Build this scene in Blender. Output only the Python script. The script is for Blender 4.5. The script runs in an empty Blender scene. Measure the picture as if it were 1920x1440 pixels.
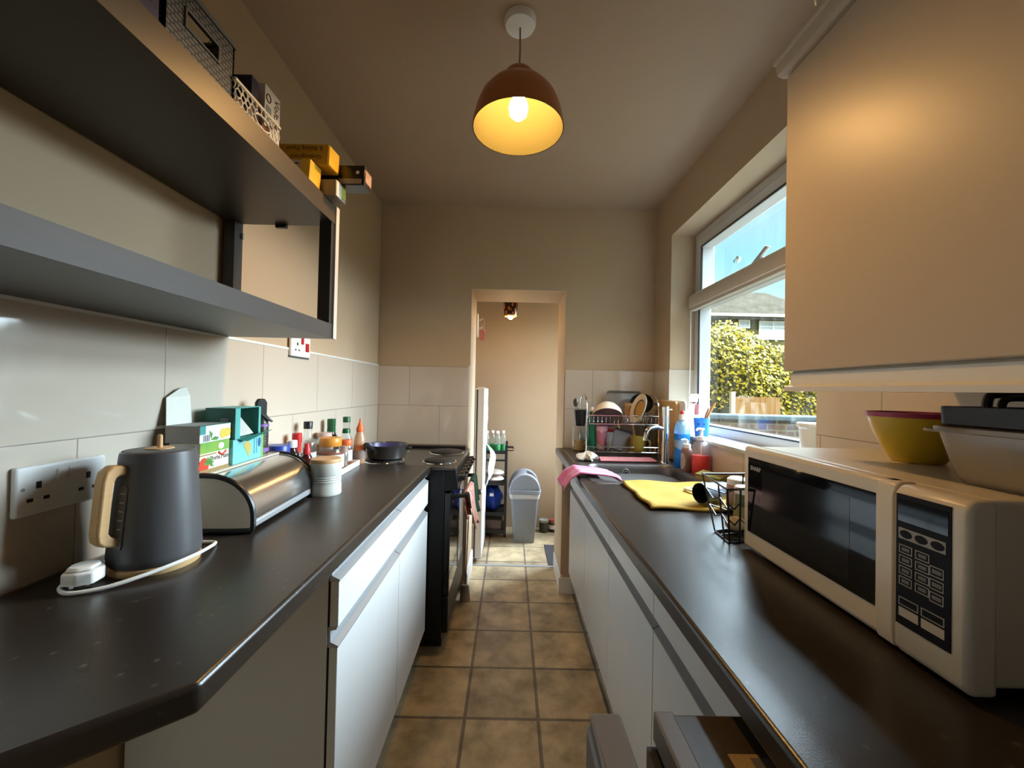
import bpy, bmesh, math, random
from mathutils import Vector, Matrix, Euler
random.seed(7)
PI = math.pi
C = bpy.context.scene.collection
SC = bpy.context.scene

# ------------------------------------------------------------------ camera
cam = bpy.data.cameras.new('camera')
cam.sensor_fit = 'HORIZONTAL'; cam.sensor_width = 36.0
cam.lens = 36.0 * 755.8585 / 1920.0
cam.clip_start = 0.02; cam.clip_end = 200
cam_ob = bpy.data.objects.new('camera', cam); C.objects.link(cam_ob)
_yaw, _pitch, _roll = 0.0033, 0.0134, 0.0214
_f = Vector((math.sin(_yaw)*math.cos(_pitch), math.cos(_yaw)*math.cos(_pitch), math.sin(_pitch)))
_r = Vector((math.cos(_yaw), -math.sin(_yaw), 0)); _u = _r.cross(_f)
_r2 = _r*math.cos(_roll) + _u*math.sin(_roll); _u2 = -_r*math.sin(_roll) + _u*math.cos(_roll)
_m = Matrix((_r2, _u2, -_f)).transposed().to_4x4(); _m.translation = (0, 0, 1.2706)
cam_ob.matrix_world = _m
SC.camera = cam_ob

# ------------------------------------------------------------------ colour management
SC.view_settings.view_transform = 'Standard'
try: SC.view_settings.look = 'None'
except Exception: pass
SC.view_settings.gamma = 1.0
SC.view_settings.use_curve_mapping = False
SC.view_settings.exposure = 1.42
SC.cycles.use_denoising = True
SC.cycles.max_bounces = 10
SC.cycles.diffuse_bounces = 6
SC.cycles.glossy_bounces = 4
SC.cycles.transparent_max_bounces = 16
SC.cycles.transmission_bounces = 8
SC.cycles.caustics_reflective = False
SC.cycles.caustics_refractive = False
SC.cycles.sample_clamp_indirect = 6.0

# ------------------------------------------------------------------ sky
w = bpy.data.worlds.new('sky'); SC.world = w; w.use_nodes = True
nt = w.node_tree; nt.nodes.clear()
tc = nt.nodes.new('ShaderNodeTexCoord'); sp = nt.nodes.new('ShaderNodeSeparateXYZ')
nt.links.new(tc.outputs['Generated'], sp.inputs[0])
rp = nt.nodes.new('ShaderNodeValToRGB')
els = rp.color_ramp.elements
els[0].position = 0.0; els[0].color = (.30, .28, .22, 1)
els[1].position = 1.0; els[1].color = (.50, .72, 1.0, 1)
for p, c in ((.50, (.92, .98, 1, 1)), (.56, (.90, .98, 1, 1)), (.64, (.40, .84, .97, 1)), (.70, (.56, .77, 1.0, 1))):
    e = els.new(p); e.color = c
mz = nt.nodes.new('ShaderNodeMapRange'); mz.inputs[1].default_value = -1; mz.inputs[2].default_value = 1
nt.links.new(sp.outputs[2], mz.inputs[0]); nt.links.new(mz.outputs[0], rp.inputs[0])
# bright high sky on the window side of the house
def _mr(sock, a, b, lo, hi):
    n = nt.nodes.new('ShaderNodeMapRange'); n.interpolation_type = 'SMOOTHSTEP'
    for i, v in enumerate((a, b, lo, hi)): n.inputs[1+i].default_value = v
    nt.links.new(sock, n.inputs[0]); return n.outputs[0]
def _math(op, a_, b_):
    n = nt.nodes.new('ShaderNodeMath'); n.operation = op
    for i, q in enumerate((a_, b_)):
        if isinstance(q, (int, float)): n.inputs[i].default_value = q
        else: nt.links.new(q, n.inputs[i])
    return n.outputs[0]
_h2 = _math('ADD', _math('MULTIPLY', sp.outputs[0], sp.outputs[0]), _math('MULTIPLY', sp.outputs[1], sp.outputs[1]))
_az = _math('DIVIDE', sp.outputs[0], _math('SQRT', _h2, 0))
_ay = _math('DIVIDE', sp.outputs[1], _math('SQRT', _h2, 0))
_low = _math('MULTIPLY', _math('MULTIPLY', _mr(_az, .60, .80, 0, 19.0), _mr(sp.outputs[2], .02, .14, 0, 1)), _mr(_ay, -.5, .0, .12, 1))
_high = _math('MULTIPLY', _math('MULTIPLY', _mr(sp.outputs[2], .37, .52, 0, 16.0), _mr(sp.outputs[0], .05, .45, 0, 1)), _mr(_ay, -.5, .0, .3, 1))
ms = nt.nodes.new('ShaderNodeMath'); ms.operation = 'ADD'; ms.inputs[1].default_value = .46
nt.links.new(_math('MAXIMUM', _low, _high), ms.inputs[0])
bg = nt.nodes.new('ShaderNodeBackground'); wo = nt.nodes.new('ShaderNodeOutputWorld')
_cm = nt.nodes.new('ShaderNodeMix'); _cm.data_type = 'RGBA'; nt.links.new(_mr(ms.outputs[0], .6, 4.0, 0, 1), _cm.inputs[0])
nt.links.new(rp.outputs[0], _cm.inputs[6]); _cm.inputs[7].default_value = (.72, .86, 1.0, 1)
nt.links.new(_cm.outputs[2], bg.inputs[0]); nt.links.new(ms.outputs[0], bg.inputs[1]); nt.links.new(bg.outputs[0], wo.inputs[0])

# sun, high behind the house, lights the hedge and the house opposite
sl = bpy.data.lights.new('sun', 'SUN'); sl.energy = 3.0; sl.angle = .01; sl.color = (1, .93, .78)
so = bpy.data.objects.new('sun', sl); C.objects.link(so)
so.rotation_euler = Vector((-.12, -.62, .78)).to_track_quat('Z', 'Y').to_euler()
# portal that guides the sky light through the window opening
pl = bpy.data.lights.new('window_portal', 'AREA'); pl.shape = 'RECTANGLE'; pl.size = 1.12; pl.size_y = 1.12
pl.cycles.is_portal = True
po = bpy.data.objects.new('window_portal', pl); C.objects.link(po); po.location = (1.125, 1.745, 1.62)
po.rotation_euler = (0, PI/2, 0)

# ------------------------------------------------------------------ helpers: mesh builder
class MB:
    def __init__(s): s.v = []; s.f = []
    def add(s, vs, fs, M=None):
        n = len(s.v)
        for v in vs:
            v = Vector(v)
            s.v.append(tuple(M @ v) if M is not None else tuple(v))
        for f in fs: s.f.append(tuple(i+n for i in f))
        return s
    def box(s, x0, y0, z0, x1, y1, z1, M=None):
        vs = [(x, y, z) for z in (z0, z1) for y in (y0, y1) for x in (x0, x1)]
        return s.add(vs, [(0,2,3,1),(4,5,7,6),(0,1,5,4),(2,6,7,3),(0,4,6,2),(1,3,7,5)], M)
    def lathe(s, prof, c=(0,0,0), n=32, M=None, sx=1, sy=1):
        vs = []; fs = []; rings = []
        for r, z in prof:
            if r <= 1e-6: rings.append([len(vs)]); vs.append((c[0], c[1], c[2]+z))
            else:
                st = len(vs); rings.append(list(range(st, st+n)))
                for k in range(n):
                    a = 2*PI*k/n; vs.append((c[0]+sx*r*math.cos(a), c[1]+sy*r*math.sin(a), c[2]+z))
        for A, B in zip(rings, rings[1:]):
            if len(A) == 1 and len(B) == 1: continue
            for k in range(n):
                k2 = (k+1) % n
                if len(A) == 1: fs.append((A[0], B[k2], B[k])[::-1] if False else (A[0], B[k], B[k2]))
                elif len(B) == 1: fs.append((A[k], B[0], A[k2]))
                else: fs.append((A[k], B[k], B[k2], A[k2]))
        return s.add(vs, [f[::-1] for f in fs], M)
    def cyl(s, c, r, h, n=24, r2=None, M=None):
        r2 = r if r2 is None else r2
        return s.lathe([(0,0),(r,0),(r2,h),(0,h)], c, n, M)
    def tube(s, pts, r, n=8, closed=False, M=None):
        pts = [Vector(p) for p in pts]; m = len(pts); vs = []; fs = []
        up = None
        for i, p in enumerate(pts):
            if closed: d = pts[(i+1) % m] - pts[i-1]
            else: d = pts[min(i+1, m-1)] - pts[max(i-1, 0)]
            d.normalize()
            if up is None:
                up = Vector((0,0,1)) if abs(d.z) < .9 else Vector((1,0,0))
            a = d.cross(up)
            if a.length < 1e-6: a = d.orthogonal()
            a.normalize(); b = a.cross(d); b.normalize(); up = b
            rr = r[i] if isinstance(r, (list, tuple)) else r
            for k in range(n):
                t = 2*PI*k/n; vs.append(p + a*rr*math.cos(t) + b*rr*math.sin(t))
        for i in range(m if closed else m-1):
            j = (i+1) % m
            for k in range(n):
                k2 = (k+1) % n
                fs.append((i*n+k, i*n+k2, j*n+k2, j*n+k))
        if not closed:
            fs.append(tuple(range(n))[::-1]); fs.append(tuple(range((m-1)*n, m*n)))
        return s.add(vs, fs, M)
    def prism(s, poly, a, b, axis='z', M=None):
        n = len(poly)
        def P(u, v, t):
            return {'z': (u, v, t), 'y': (u, t, v), 'x': (t, u, v)}[axis]
        vs = [P(u, v, a) for u, v in poly] + [P(u, v, b) for u, v in poly]
        fs = [tuple(range(n))[::-1], tuple(range(n, 2*n))] + [(i, (i+1) % n, n+(i+1) % n, n+i) for i in range(n)]
        return s.add(vs, fs, M)
    def sphere(s, c, rx, ry=None, rz=None, n=20, m=12, M=None):
        ry = rx if ry is None else ry; rz = rx if rz is None else rz
        prof = [(math.sin(PI*i/m), -math.cos(PI*i/m)) for i in range(m+1)]
        prof[0] = (0, -1); prof[-1] = (0, 1)
        t = MB().lathe(prof, n=n)
        return s.add([(c[0]+x*rx, c[1]+y*ry, c[2]+z*rz) for x, y, z in t.v], t.f, M)
    def grid(s, fn, nu, nv, M=None):
        vs = [fn(i/nu, j/nv) for i in range(nu+1) for j in range(nv+1)]
        fs = [(i*(nv+1)+j, (i+1)*(nv+1)+j, (i+1)*(nv+1)+j+1, i*(nv+1)+j+1) for i in range(nu) for j in range(nv)]
        return s.add(vs, fs, M)
    def text(s, body, size, origin, xd, yd, depth=.0006, align='LEFT', spacing=1.0):
        cu = bpy.data.curves.new('t', 'FONT'); cu.body = body; cu.size = size; cu.align_x = align
        cu.extrude = depth/2; cu.resolution_u = 2; cu.space_character = spacing
        ob = bpy.data.objects.new('t', cu); C.objects.link(ob)
        dg = bpy.context.evaluated_depsgraph_get(); dg.update()
        me = bpy.data.meshes.new_from_object(ob.evaluated_get(dg))
        X = Vector(xd).normalized(); Y = Vector(yd).normalized(); Z = X.cross(Y)
        M = Matrix((X, Y, Z)).transposed().to_4x4(); M.translation = Vector(origin)
        s.add([v.co[:] for v in me.vertices], [tuple(p.vertices) for p in me.polygons], M)
        bpy.data.objects.remove(ob); bpy.data.curves.remove(cu); bpy.data.meshes.remove(me)
        return s
    def slab(s, us, vs_, skip, a, b, axis='z'):
        """grid slab with cells left out; us,vs_ in-plane cuts, a..b thickness along axis"""
        def P(u, v, t): return {'z': (u, v, t), 'y': (u, t, v), 'x': (t, u, v)}[axis]
        nu, nv = len(us), len(vs_)
        idx = lambda i, j, k: (k*nu + i)*nv + j
        V = [P(us[i], vs_[j], (a, b)[k]) for k in range(2) for i in range(nu) for j in range(nv)]
        F = []
        cell = lambda i, j: 0 <= i < nu-1 and 0 <= j < nv-1 and (i, j) not in skip
        for i in range(nu-1):
            for j in range(nv-1):
                if not cell(i, j): continue
                F.append((idx(i,j,0), idx(i,j+1,0), idx(i+1,j+1,0), idx(i+1,j,0)))
                F.append((idx(i,j,1), idx(i+1,j,1), idx(i+1,j+1,1), idx(i,j+1,1)))
                if not cell(i-1, j): F.append((idx(i,j,0), idx(i,j,1), idx(i,j+1,1), idx(i,j+1,0)))
                if not cell(i+1, j): F.append((idx(i+1,j,0), idx(i+1,j+1,0), idx(i+1,j+1,1), idx(i+1,j,1)))
                if not cell(i, j-1): F.append((idx(i,j,0), idx(i+1,j,0), idx(i+1,j,1), idx(i,j,1)))
                if not cell(i, j+1): F.append((idx(i,j+1,0), idx(i,j+1,1), idx(i+1,j+1,1), idx(i+1,j+1,0)))
        used = sorted({q for f in F for q in f}); mp = {q: n for n, q in enumerate(used)}
        return s.add([V[q] for q in used], [tuple(mp[q] for q in f) for f in F])
    def build(s, name, mat, parent=None, smooth=True, bevel=0, seg=2, solid=0, sub=0, angle=40, weld=False):
        me = bpy.data.meshes.new(name)
        me.from_pydata(s.v, [], s.f)
        bm = bmesh.new(); bm.from_mesh(me)
        if weld: bmesh.ops.remove_doubles(bm, verts=bm.verts, dist=1e-5)
        bmesh.ops.recalc_face_normals(bm, faces=bm.faces); bm.to_mesh(me); bm.free()
        me.materials.append(mat)
        if smooth:
            me.polygons.foreach_set('use_smooth', [True]*len(me.polygons))
            me.set_sharp_from_angle(angle=math.radians(angle))
        o = bpy.data.objects.new(name, me); C.objects.link(o)
        if parent is not None: o.parent = parent
        if solid:
            md = o.modifiers.new('thickness', 'SOLIDIFY'); md.thickness = solid; md.offset = 0
        if bevel:
            md = o.modifiers.new('bevel', 'BEVEL'); md.width = bevel; md.segments = seg; md.limit_method = 'ANGLE'; md.angle_limit = math.radians(35)
            md.harden_normals = False
        if sub:
            md = o.modifiers.new('sub', 'SUBSURF'); md.levels = sub; md.render_levels = sub
        return o

def Rz(a): return Matrix.Rotation(a, 4, 'Z')
def TR(x, y, z, rx=0, ry=0, rz=0): return Matrix.Translation((x, y, z)) @ Euler((rx, ry, rz)).to_matrix().to_4x4()

def thing(name, label, cat, loc=(0,0,0), rot=0, group=None):
    o = bpy.data.objects.new(name, None); C.objects.link(o); o.empty_display_size = .05
    o.location = loc; o.rotation_euler = (rot if isinstance(rot, tuple) else (0, 0, rot))
    return tag(o, label, cat, group)
def tag(o, label, cat, group=None):
    o['label'] = label; o['category'] = cat
    if group: o['group'] = group
    return o
def struct(o):
    o['kind'] = 'structure'; return o
def copy_tree(o, parent=None):
    c = o.copy(); C.objects.link(c)
    if parent is not None: c.parent = parent
    for ch in list(o.children): copy_tree(ch, c)
    return c

# ------------------------------------------------------------------ helpers: materials
MATS = {}
def M(name, col, rough=.5, metal=0, var=.06, scale=30, bump=0, bscale=80, trans=0, coat=0, emit=0, spec=.5, stretch=None, ior=1.45, col2=None, sheen=0, alpha=1):
    if name in MATS: return MATS[name]
    m = bpy.data.materials.new(name); m.use_nodes = True; MATS[name] = m
    N = m.node_tree.nodes; L = m.node_tree.links; b = N['Principled BSDF']
    tc = N.new('ShaderNodeTexCoord'); src = tc.outputs['Object']
    if stretch:
        mp = N.new('ShaderNodeMapping'); mp.inputs['Scale'].default_value = stretch; L.new(src, mp.inputs[0]); src = mp.outputs[0]
    nz = N.new('ShaderNodeTexNoise'); nz.inputs['Scale'].default_value = scale; nz.inputs['Detail'].default_value = 4
    L.new(src, nz.inputs['Vector'])
    mx = N.new('ShaderNodeMix'); mx.data_type = 'RGBA'; L.new(nz.outputs[0], mx.inputs[0])
    c2 = col2 or tuple(min(1, c*(1+var)) for c in col)
    c1 = col if col2 else tuple(c*(1-var) for c in col)
    mx.inputs[6].default_value = (*c1, 1); mx.inputs[7].default_value = (*c2, 1)
    L.new(mx.outputs[2], b.inputs['Base Color'])
    b.inputs['Roughness'].default_value = rough; b.inputs['Metallic'].default_value = metal
    b.inputs['Specular IOR Level'].default_value = spec; b.inputs['IOR'].default_value = ior
    if trans: b.inputs['Transmission Weight'].default_value = trans
    if coat: b.inputs['Coat Weight'].default_value = coat; b.inputs['Coat Roughness'].default_value = .08
    if sheen: b.inputs['Sheen Weight'].default_value = sheen
    if alpha < 1: b.inputs['Alpha'].default_value = alpha
    if emit: b.inputs['Emission Color'].default_value = (*col, 1); b.inputs['Emission Strength'].default_value = emit
    if bump:
        n2 = N.new('ShaderNodeTexNoise'); n2.inputs['Scale'].default_value = bscale; n2.inputs['Detail'].default_value = 3; L.new(src, n2.inputs['Vector'])
        bp = N.new('ShaderNodeBump'); bp.inputs['Strength'].default_value = bump; bp.inputs['Distance'].default_value = .002
        L.new(n2.outputs[0], bp.inputs['Height']); L.new(bp.outputs[0], b.inputs['Normal'])
    return m

def brick_mat(name, ucomp, vcomp, bw, bh, off, u0, v0, mortar, c1, c2, cm, rough, bump=.15, wav=0, nscale=6, nvar=0, fscale=60, spec=.5):
    m = bpy.data.materials.new(name); m.use_nodes = True
    N = m.node_tree.nodes; L = m.node_tree.links; b = N['Principled BSDF']; b.inputs['Specular IOR Level'].default_value = spec
    tc = N.new('ShaderNodeTexCoord'); sp = N.new('ShaderNodeSeparateXYZ'); L.new(tc.outputs['Object'], sp.inputs[0])
    cb = N.new('ShaderNodeCombineXYZ')
    for k, (comp, o) in enumerate(((ucomp, u0), (vcomp, v0))):
        ad = N.new('ShaderNodeMath'); ad.operation = 'ADD'; ad.inputs[1].default_value = -o + 40*(bw if k == 0 else 2*bh)
        L.new(sp.outputs['XYZ'.index(comp)], ad.inputs[0]); L.new(ad.outputs[0], cb.inputs[k])
    br = N.new('ShaderNodeTexBrick'); L.new(cb.outputs[0], br.inputs['Vector'])
    br.offset = off; br.offset_frequency = 2; br.squash = 1
    br.inputs['Scale'].default_value = 1; br.inputs['Mortar Size'].default_value = mortar; br.inputs['Mortar Smooth'].default_value = .3
    br.inputs['Brick Width'].default_value = bw; br.inputs['Row Height'].default_value = bh; br.inputs['Bias'].default_value = 0
    br.inputs['Color1'].default_value = (*c1, 1); br.inputs['Color2'].default_value = (*c2, 1); br.inputs['Mortar'].default_value = (*cm, 1)
    out = br.outputs['Color']
    if nvar:
        nz = N.new('ShaderNodeTexNoise'); nz.inputs['Scale'].default_value = nscale; nz.inputs['Detail'].default_value = 6; nz.inputs['Roughness'].default_value = .6
        L.new(tc.outputs['Object'], nz.inputs['Vector'])
        mr = N.new('ShaderNodeMapRange'); mr.inputs[1].default_value = .3; mr.inputs[2].default_value = .7; mr.inputs[3].default_value = 1-nvar; mr.inputs[4].default_value = 1+nvar
        L.new(nz.outputs[0], mr.inputs[0])
        mu = N.new('ShaderNodeMix'); mu.data_type = 'RGBA'; mu.blend_type = 'MULTIPLY'; mu.inputs[0].default_value = 1
        L.new(out, mu.inputs[6]); L.new(mr.outputs[0], mu.inputs[7]); out = mu.outputs[2]
    L.new(out, b.inputs['Base Color']); b.inputs['Roughness'].default_value = rough
    inv = N.new('ShaderNodeMath'); inv.operation = 'MULTIPLY_ADD'; inv.inputs[1].default_value = -1; inv.inputs[2].default_value = 1
    L.new(br.outputs['Fac'], inv.inputs[0]); h = inv.outputs[0]
    bp = N.new('ShaderNodeBump'); bp.inputs['Strength'].default_value = bump; bp.inputs['Distance'].default_value = .003
    L.new(h, bp.inputs['Height']); nrm = bp.outputs[0]
    if wav:
        n2 = N.new('ShaderNodeTexNoise'); n2.inputs['Scale'].default_value = fscale; n2.inputs['Detail'].default_value = 1; L.new(tc.outputs['Object'], n2.inputs['Vector'])
        b2 = N.new('ShaderNodeBump'); b2.inputs['Strength'].default_value = wav; b2.inputs['Distance'].default_value = .01
        L.new(n2.outputs[0], b2.inputs['Height']); L.new(nrm, b2.inputs['Normal']); nrm = b2.outputs[0]
    L.new(nrm, b.inputs['Normal'])
    return m

paint = M('taupe_wall_paint', (.50, .385, .255), .75, var=.03, scale=5, bump=.08, bscale=160, spec=.3)
paint_c = M('ceiling_paint', (.44, .335, .24), .8, var=.03, scale=4, bump=.1, bscale=120, spec=.3)
paint_w = M('white_gloss_paint', (.74, .74, .70), .35, var=.03)
tile_args = dict(bw=.385, bh=.247, off=.5, mortar=.0016, c1=(.585, .51, .415), c2=(.56, .485, .395), cm=(.30, .26, .21), rough=.06, bump=.25, wav=.16, fscale=9)
tile_x = brick_mat('glazed_tile_side', 'Y', 'Z', u0=.785, v0=1.157, **tile_args)
tile_y = brick_mat('glazed_tile_end', 'X', 'Z', u0=-.445, v0=1.157, **tile_args)
floor_m = brick_mat('stone_effect_vinyl', 'X', 'Y', .2837, .2837, 0, -.1497, 2.706, .0075, (.47, .375, .225), (.38, .305, .19), (.15, .125, .09), .42, .5, .02, 7, .5, 14)
white_door = M('white_laminate', (.64, .64, .63), .35, var=.015, spec=.4)
white_edge = M('laminate_edge', (.42, .40, .37), .5)
alu = M('brushed_aluminium', (.36, .37, .38), .42, metal=.35, var=.05, stretch=(2, 2, 200))
chrome = M('chrome', (.82, .82, .82), .08, metal=1, var=.02)
steel = M('sink_steel', (.19, .175, .17), .42, metal=1, var=.06)
black_pl = M('black_plastic', (.012, .012, .013), .35, var=.2)
black_en = M('black_enamel', (.006, .0058, .0058), .38, var=.2, spec=.22)
black_gl = M('black_glass', (.006, .006, .007), .05, var=.1)
grey_dk = M('dark_grey', (.05, .05, .052), .45)
white_pl = M('white_plastic', (.78, .77, .74), .35, var=.02)
cream_pl = M('cream_enamel', (.70, .66, .58), .35, var=.02)
oak = M('oak_wood', (.55, .33, .14), .5, stretch=(4, 4, 60), scale=6, col2=(.68, .45, .22))
bamboo = M('bamboo', (.50, .29, .11), .5, stretch=(40, 6, 3), scale=5, col2=(.62, .39, .17))
def thin(name, tint, milky=0.0, rough=.04, body=None, gloss=.06):
    if name in MATS: return MATS[name]
    m = bpy.data.materials.new(name); m.use_nodes = True; MATS[name] = m
    N = m.node_tree.nodes; L = m.node_tree.links; N.clear()
    out = N.new('ShaderNodeOutputMaterial'); tr = N.new('ShaderNodeBsdfTransparent'); gl = N.new('ShaderNodeBsdfGlossy'); df = N.new('ShaderNodeBsdfDiffuse')
    tc = N.new('ShaderNodeTexCoord'); nz = N.new('ShaderNodeTexNoise'); nz.inputs['Scale'].default_value = 40; L.new(tc.outputs['Object'], nz.inputs['Vector'])
    mx = N.new('ShaderNodeMix'); mx.data_type = 'RGBA'; L.new(nz.outputs[0], mx.inputs[0])
    mx.inputs[6].default_value = (*[c*.97 for c in tint], 1); mx.inputs[7].default_value = (*tint, 1); L.new(mx.outputs[2], tr.inputs[0])
    df.inputs[0].default_value = (*(body or tint), 1); gl.inputs['Roughness'].default_value = rough
    m0 = N.new('ShaderNodeMixShader'); m0.inputs[0].default_value = milky; L.new(tr.outputs[0], m0.inputs[1]); L.new(df.outputs[0], m0.inputs[2])
    lw_ = N.new('ShaderNodeLayerWeight'); lw_.inputs['Blend'].default_value = .5
    pw = N.new('ShaderNodeMath'); pw.operation = 'POWER'; pw.inputs[1].default_value = 3; L.new(lw_.outputs['Facing'], pw.inputs[0])
    fr = N.new('ShaderNodeMath'); fr.operation = 'MULTIPLY_ADD'; fr.inputs[1].default_value = .7; fr.inputs[2].default_value = gloss; L.new(pw.outputs[0], fr.inputs[0])
    m1 = N.new('ShaderNodeMixShader'); L.new(fr.outputs[0], m1.inputs[0]); L.new(m0.outputs[0], m1.inputs[1]); L.new(gl.outputs[0], m1.inputs[2]); L.new(m1.outputs[0], out.inputs[0])
    return m
clear = thin('clear_glass', (.93, .95, .94), .03)
clear_pl = thin('clear_plastic', (.90, .88, .84), .18, .15)

def worktop_material():
    m = bpy.data.materials.new('dark_slate_laminate'); m.use_nodes = True
    N = m.node_tree.nodes; L = m.node_tree.links; b = N['Principled BSDF']
    tc = N.new('ShaderNodeTexCoord')
    n1 = N.new('ShaderNodeTexNoise'); n1.inputs['Scale'].default_value = 60; n1.inputs['Detail'].default_value = 5
    vo = N.new('ShaderNodeTexVoronoi'); vo.inputs['Scale'].default_value = 34; vo.inputs['Randomness'].default_value = 1
    n3 = N.new('ShaderNodeTexNoise'); n3.inputs['Scale'].default_value = 420
    for n in (n1, vo, n3): L.new(tc.outputs['Object'], n.inputs['Vector'])
    mp = N.new('ShaderNodeMapRange'); mp.inputs[1].default_value = .05; mp.inputs[2].default_value = .16; mp.inputs[3].default_value = 1; mp.inputs[4].default_value = 0
    L.new(vo.outputs['Distance'], mp.inputs[0])
    ml = N.new('ShaderNodeMath'); ml.operation = 'MULTIPLY'; L.new(mp.outputs[0], ml.inputs[0]); L.new(n1.outputs[0], ml.inputs[1])
    mx = N.new('ShaderNodeMix'); mx.data_type = 'RGBA'; L.new(ml.outputs[0], mx.inputs[0])
    mx.inputs[6].default_value = (.022, .0165, .0125, 1); mx.inputs[7].default_value = (.12, .105, .09, 1)
    L.new(mx.outputs[2], b.inputs['Base Color'])
    b.inputs['Roughness'].default_value = .30; b.inputs['Specular IOR Level'].default_value = .6
    bp = N.new('ShaderNodeBump'); bp.inputs['Strength'].default_value = .12; bp.inputs['Distance'].default_value = .001
    L.new(n3.outputs[0], bp.inputs['Height']); L.new(bp.outputs[0], b.inputs['Normal'])
    return m
slate = worktop_material()

def pane_material():
    m = bpy.data.materials.new('window_glass'); m.use_nodes = True
    N = m.node_tree.nodes; L = m.node_tree.links; N.clear()
    out = N.new('ShaderNodeOutputMaterial'); tr = N.new('ShaderNodeBsdfTransparent'); gl = N.new('ShaderNodeBsdfGlossy'); df = N.new('ShaderNodeBsdfTranslucent')
    tr.inputs[0].default_value = (.95, .98, .97, 1); gl.inputs['Roughness'].default_value = .02; df.inputs[0].default_value = (.8, .78, .66, 1)
    lwt = N.new('ShaderNodeLayerWeight'); lwt.inputs['Blend'].default_value = .5
    pw = N.new('ShaderNodeMath'); pw.operation = 'POWER'; pw.inputs[1].default_value = 5; L.new(lwt.outputs['Facing'], pw.inputs[0])
    fr = N.new('ShaderNodeMath'); fr.operation = 'MULTIPLY_ADD'; fr.inputs[1].default_value = .6; fr.inputs[2].default_value = .025; L.new(pw.outputs[0], fr.inputs[0])
    m1 = N.new('ShaderNodeMixShader'); m2 = N.new('ShaderNodeMixShader')
    L.new(fr.outputs[0], m1.inputs[0]); L.new(tr.outputs[0], m1.inputs[1]); L.new(gl.outputs[0], m1.inputs[2])
    tc = N.new('ShaderNodeTexCoord'); mp = N.new('ShaderNodeMapping'); mp.inputs['Scale'].default_value = (1, 22, 3); L.new(tc.outputs['Object'], mp.inputs[0])
    nz = N.new('ShaderNodeTexNoise'); nz.inputs['Scale'].default_value = 1.5; nz.inputs['Detail'].default_value = 5; L.new(mp.outputs[0], nz.inputs['Vector'])
    mr = N.new('ShaderNodeMapRange'); mr.inputs[1].default_value = .45; mr.inputs[2].default_value = .8; mr.inputs[3].default_value = .0; mr.inputs[4].default_value = .008
    L.new(nz.outputs[0], mr.inputs[0]); L.new(mr.outputs[0], m2.inputs[0])
    L.new(m1.outputs[0], m2.inputs[1]); L.new(df.outputs[0], m2.inputs[2]); L.new(m2.outputs[0], out.inputs[0])
    return m
pane_m = pane_material()

# ------------------------------------------------------------------ room constants (metres)
XL, XR, YF, ZC = -.836, .903, 2.544, 2.431
YB, YP = -1.5, 3.74
WT = .91

# ------------------------------------------------------------------ setting
struct(MB().box(-1.3, YB-.1, -.1, 1.3, YP+.1, 0).build('floor', floor_m, smooth=False))
struct(MB().box(-1.3, YB-.1, ZC, 1.3, YF+.376, ZC+.12).build('ceiling', paint_c, smooth=False))
wl = struct(MB().box(XL-.15, YB, 0, XL-.005, YF, ZC).build('wall_left', paint, smooth=False))
MB().box(XL-.005, .05, WT, XL, YF, 1.402).build('tile_splashback', tile_x, wl, smooth=False)
MB().box(XL-.005, .05, 1.402, XL+.002, YF, 1.41).build('tile_trim', paint_w, wl, smooth=False)
WY0, WY1, WZ0, WZ1 = 1.187, 2.303, 1.055, 2.175
wr = struct(MB().slab([YB, WY0, WY1, YF+.4], [0, WZ0, WZ1, ZC], {(1, 1)}, XR+.005, XR+.216, 'x').build('wall_right', paint, smooth=False))
MB().slab([-.32, WY0, WY1, YF], [WT, WZ0, 1.402], {(1, 1)}, XR, XR+.005, 'x').build('tile_splashback', tile_x, wr, smooth=False)
MB().box(XR, WY1-.005, WZ0, XR+.15, WY1, 1.405).build('reveal_tile', tile_y, wr, smooth=False)
wf = struct(MB().slab([XL-.15, -.258, .338, XR+.25], [0, 1.903, ZC], {(1, 0)}, YF+.005, YF+.376, 'y').build('wall_far', paint, smooth=False))
MB().slab([XL, -.268], [.915, 1.405], set(), YF, YF+.005, 'y').build('tile_splashback', tile_y, wf, smooth=False)
MB().slab([.344, XR], [WT, 1.404], set(), YF, YF+.005, 'y').build('tile_splashback', tile_y, wf, smooth=False)
MB().box(-.268, YF-.001, .9, -.258, YF+.006, 1.412).build('tile_trim', paint_w, wf, smooth=False)
struct(MB().slab([XL-.15, -.80, -.25, XR+.25], [0, .30, 2.1, ZC], {(1, 1)}, YB-.15, YB, 'y').build('wall_back', paint, smooth=False))
struct(MB().box(.18, YB, 0, XR+.005, -.32, ZC).build('wall_added_blocker', paint, smooth=False))  # added wall stub behind the camera, keeps light off the microwave's near side
w2 = bpy.data.objects.new('window_2', None); C.objects.link(w2); struct(w2)
MB().slab([-.80, -.75, -.30, -.25], [.30, .36, 1.1, 1.15, 2.04, 2.1], {(1, 1), (1, 3)}, YB-.12, YB-.06, 'y').build('window_frame', paint_w, w2, smooth=False)
struct(MB().box(-1.15, YP, 0, 1.15, YP+.1, 2.3).build('wall_pantry_back', paint, smooth=False))
struct(MB().box(-1.0, YF+.376, 0, -.9, YP, 2.3).build('wall_pantry_left', paint, smooth=False))
struct(MB().slab([YF+.376, 3.02, 3.66, YP], [0, .7, 2.0, 2.3], {(1, 1)}, .80, .90, 'x').build('wall_pantry_right', paint, smooth=False))
w3 = bpy.data.objects.new('window_3', None); C.objects.link(w3); struct(w3)
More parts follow.
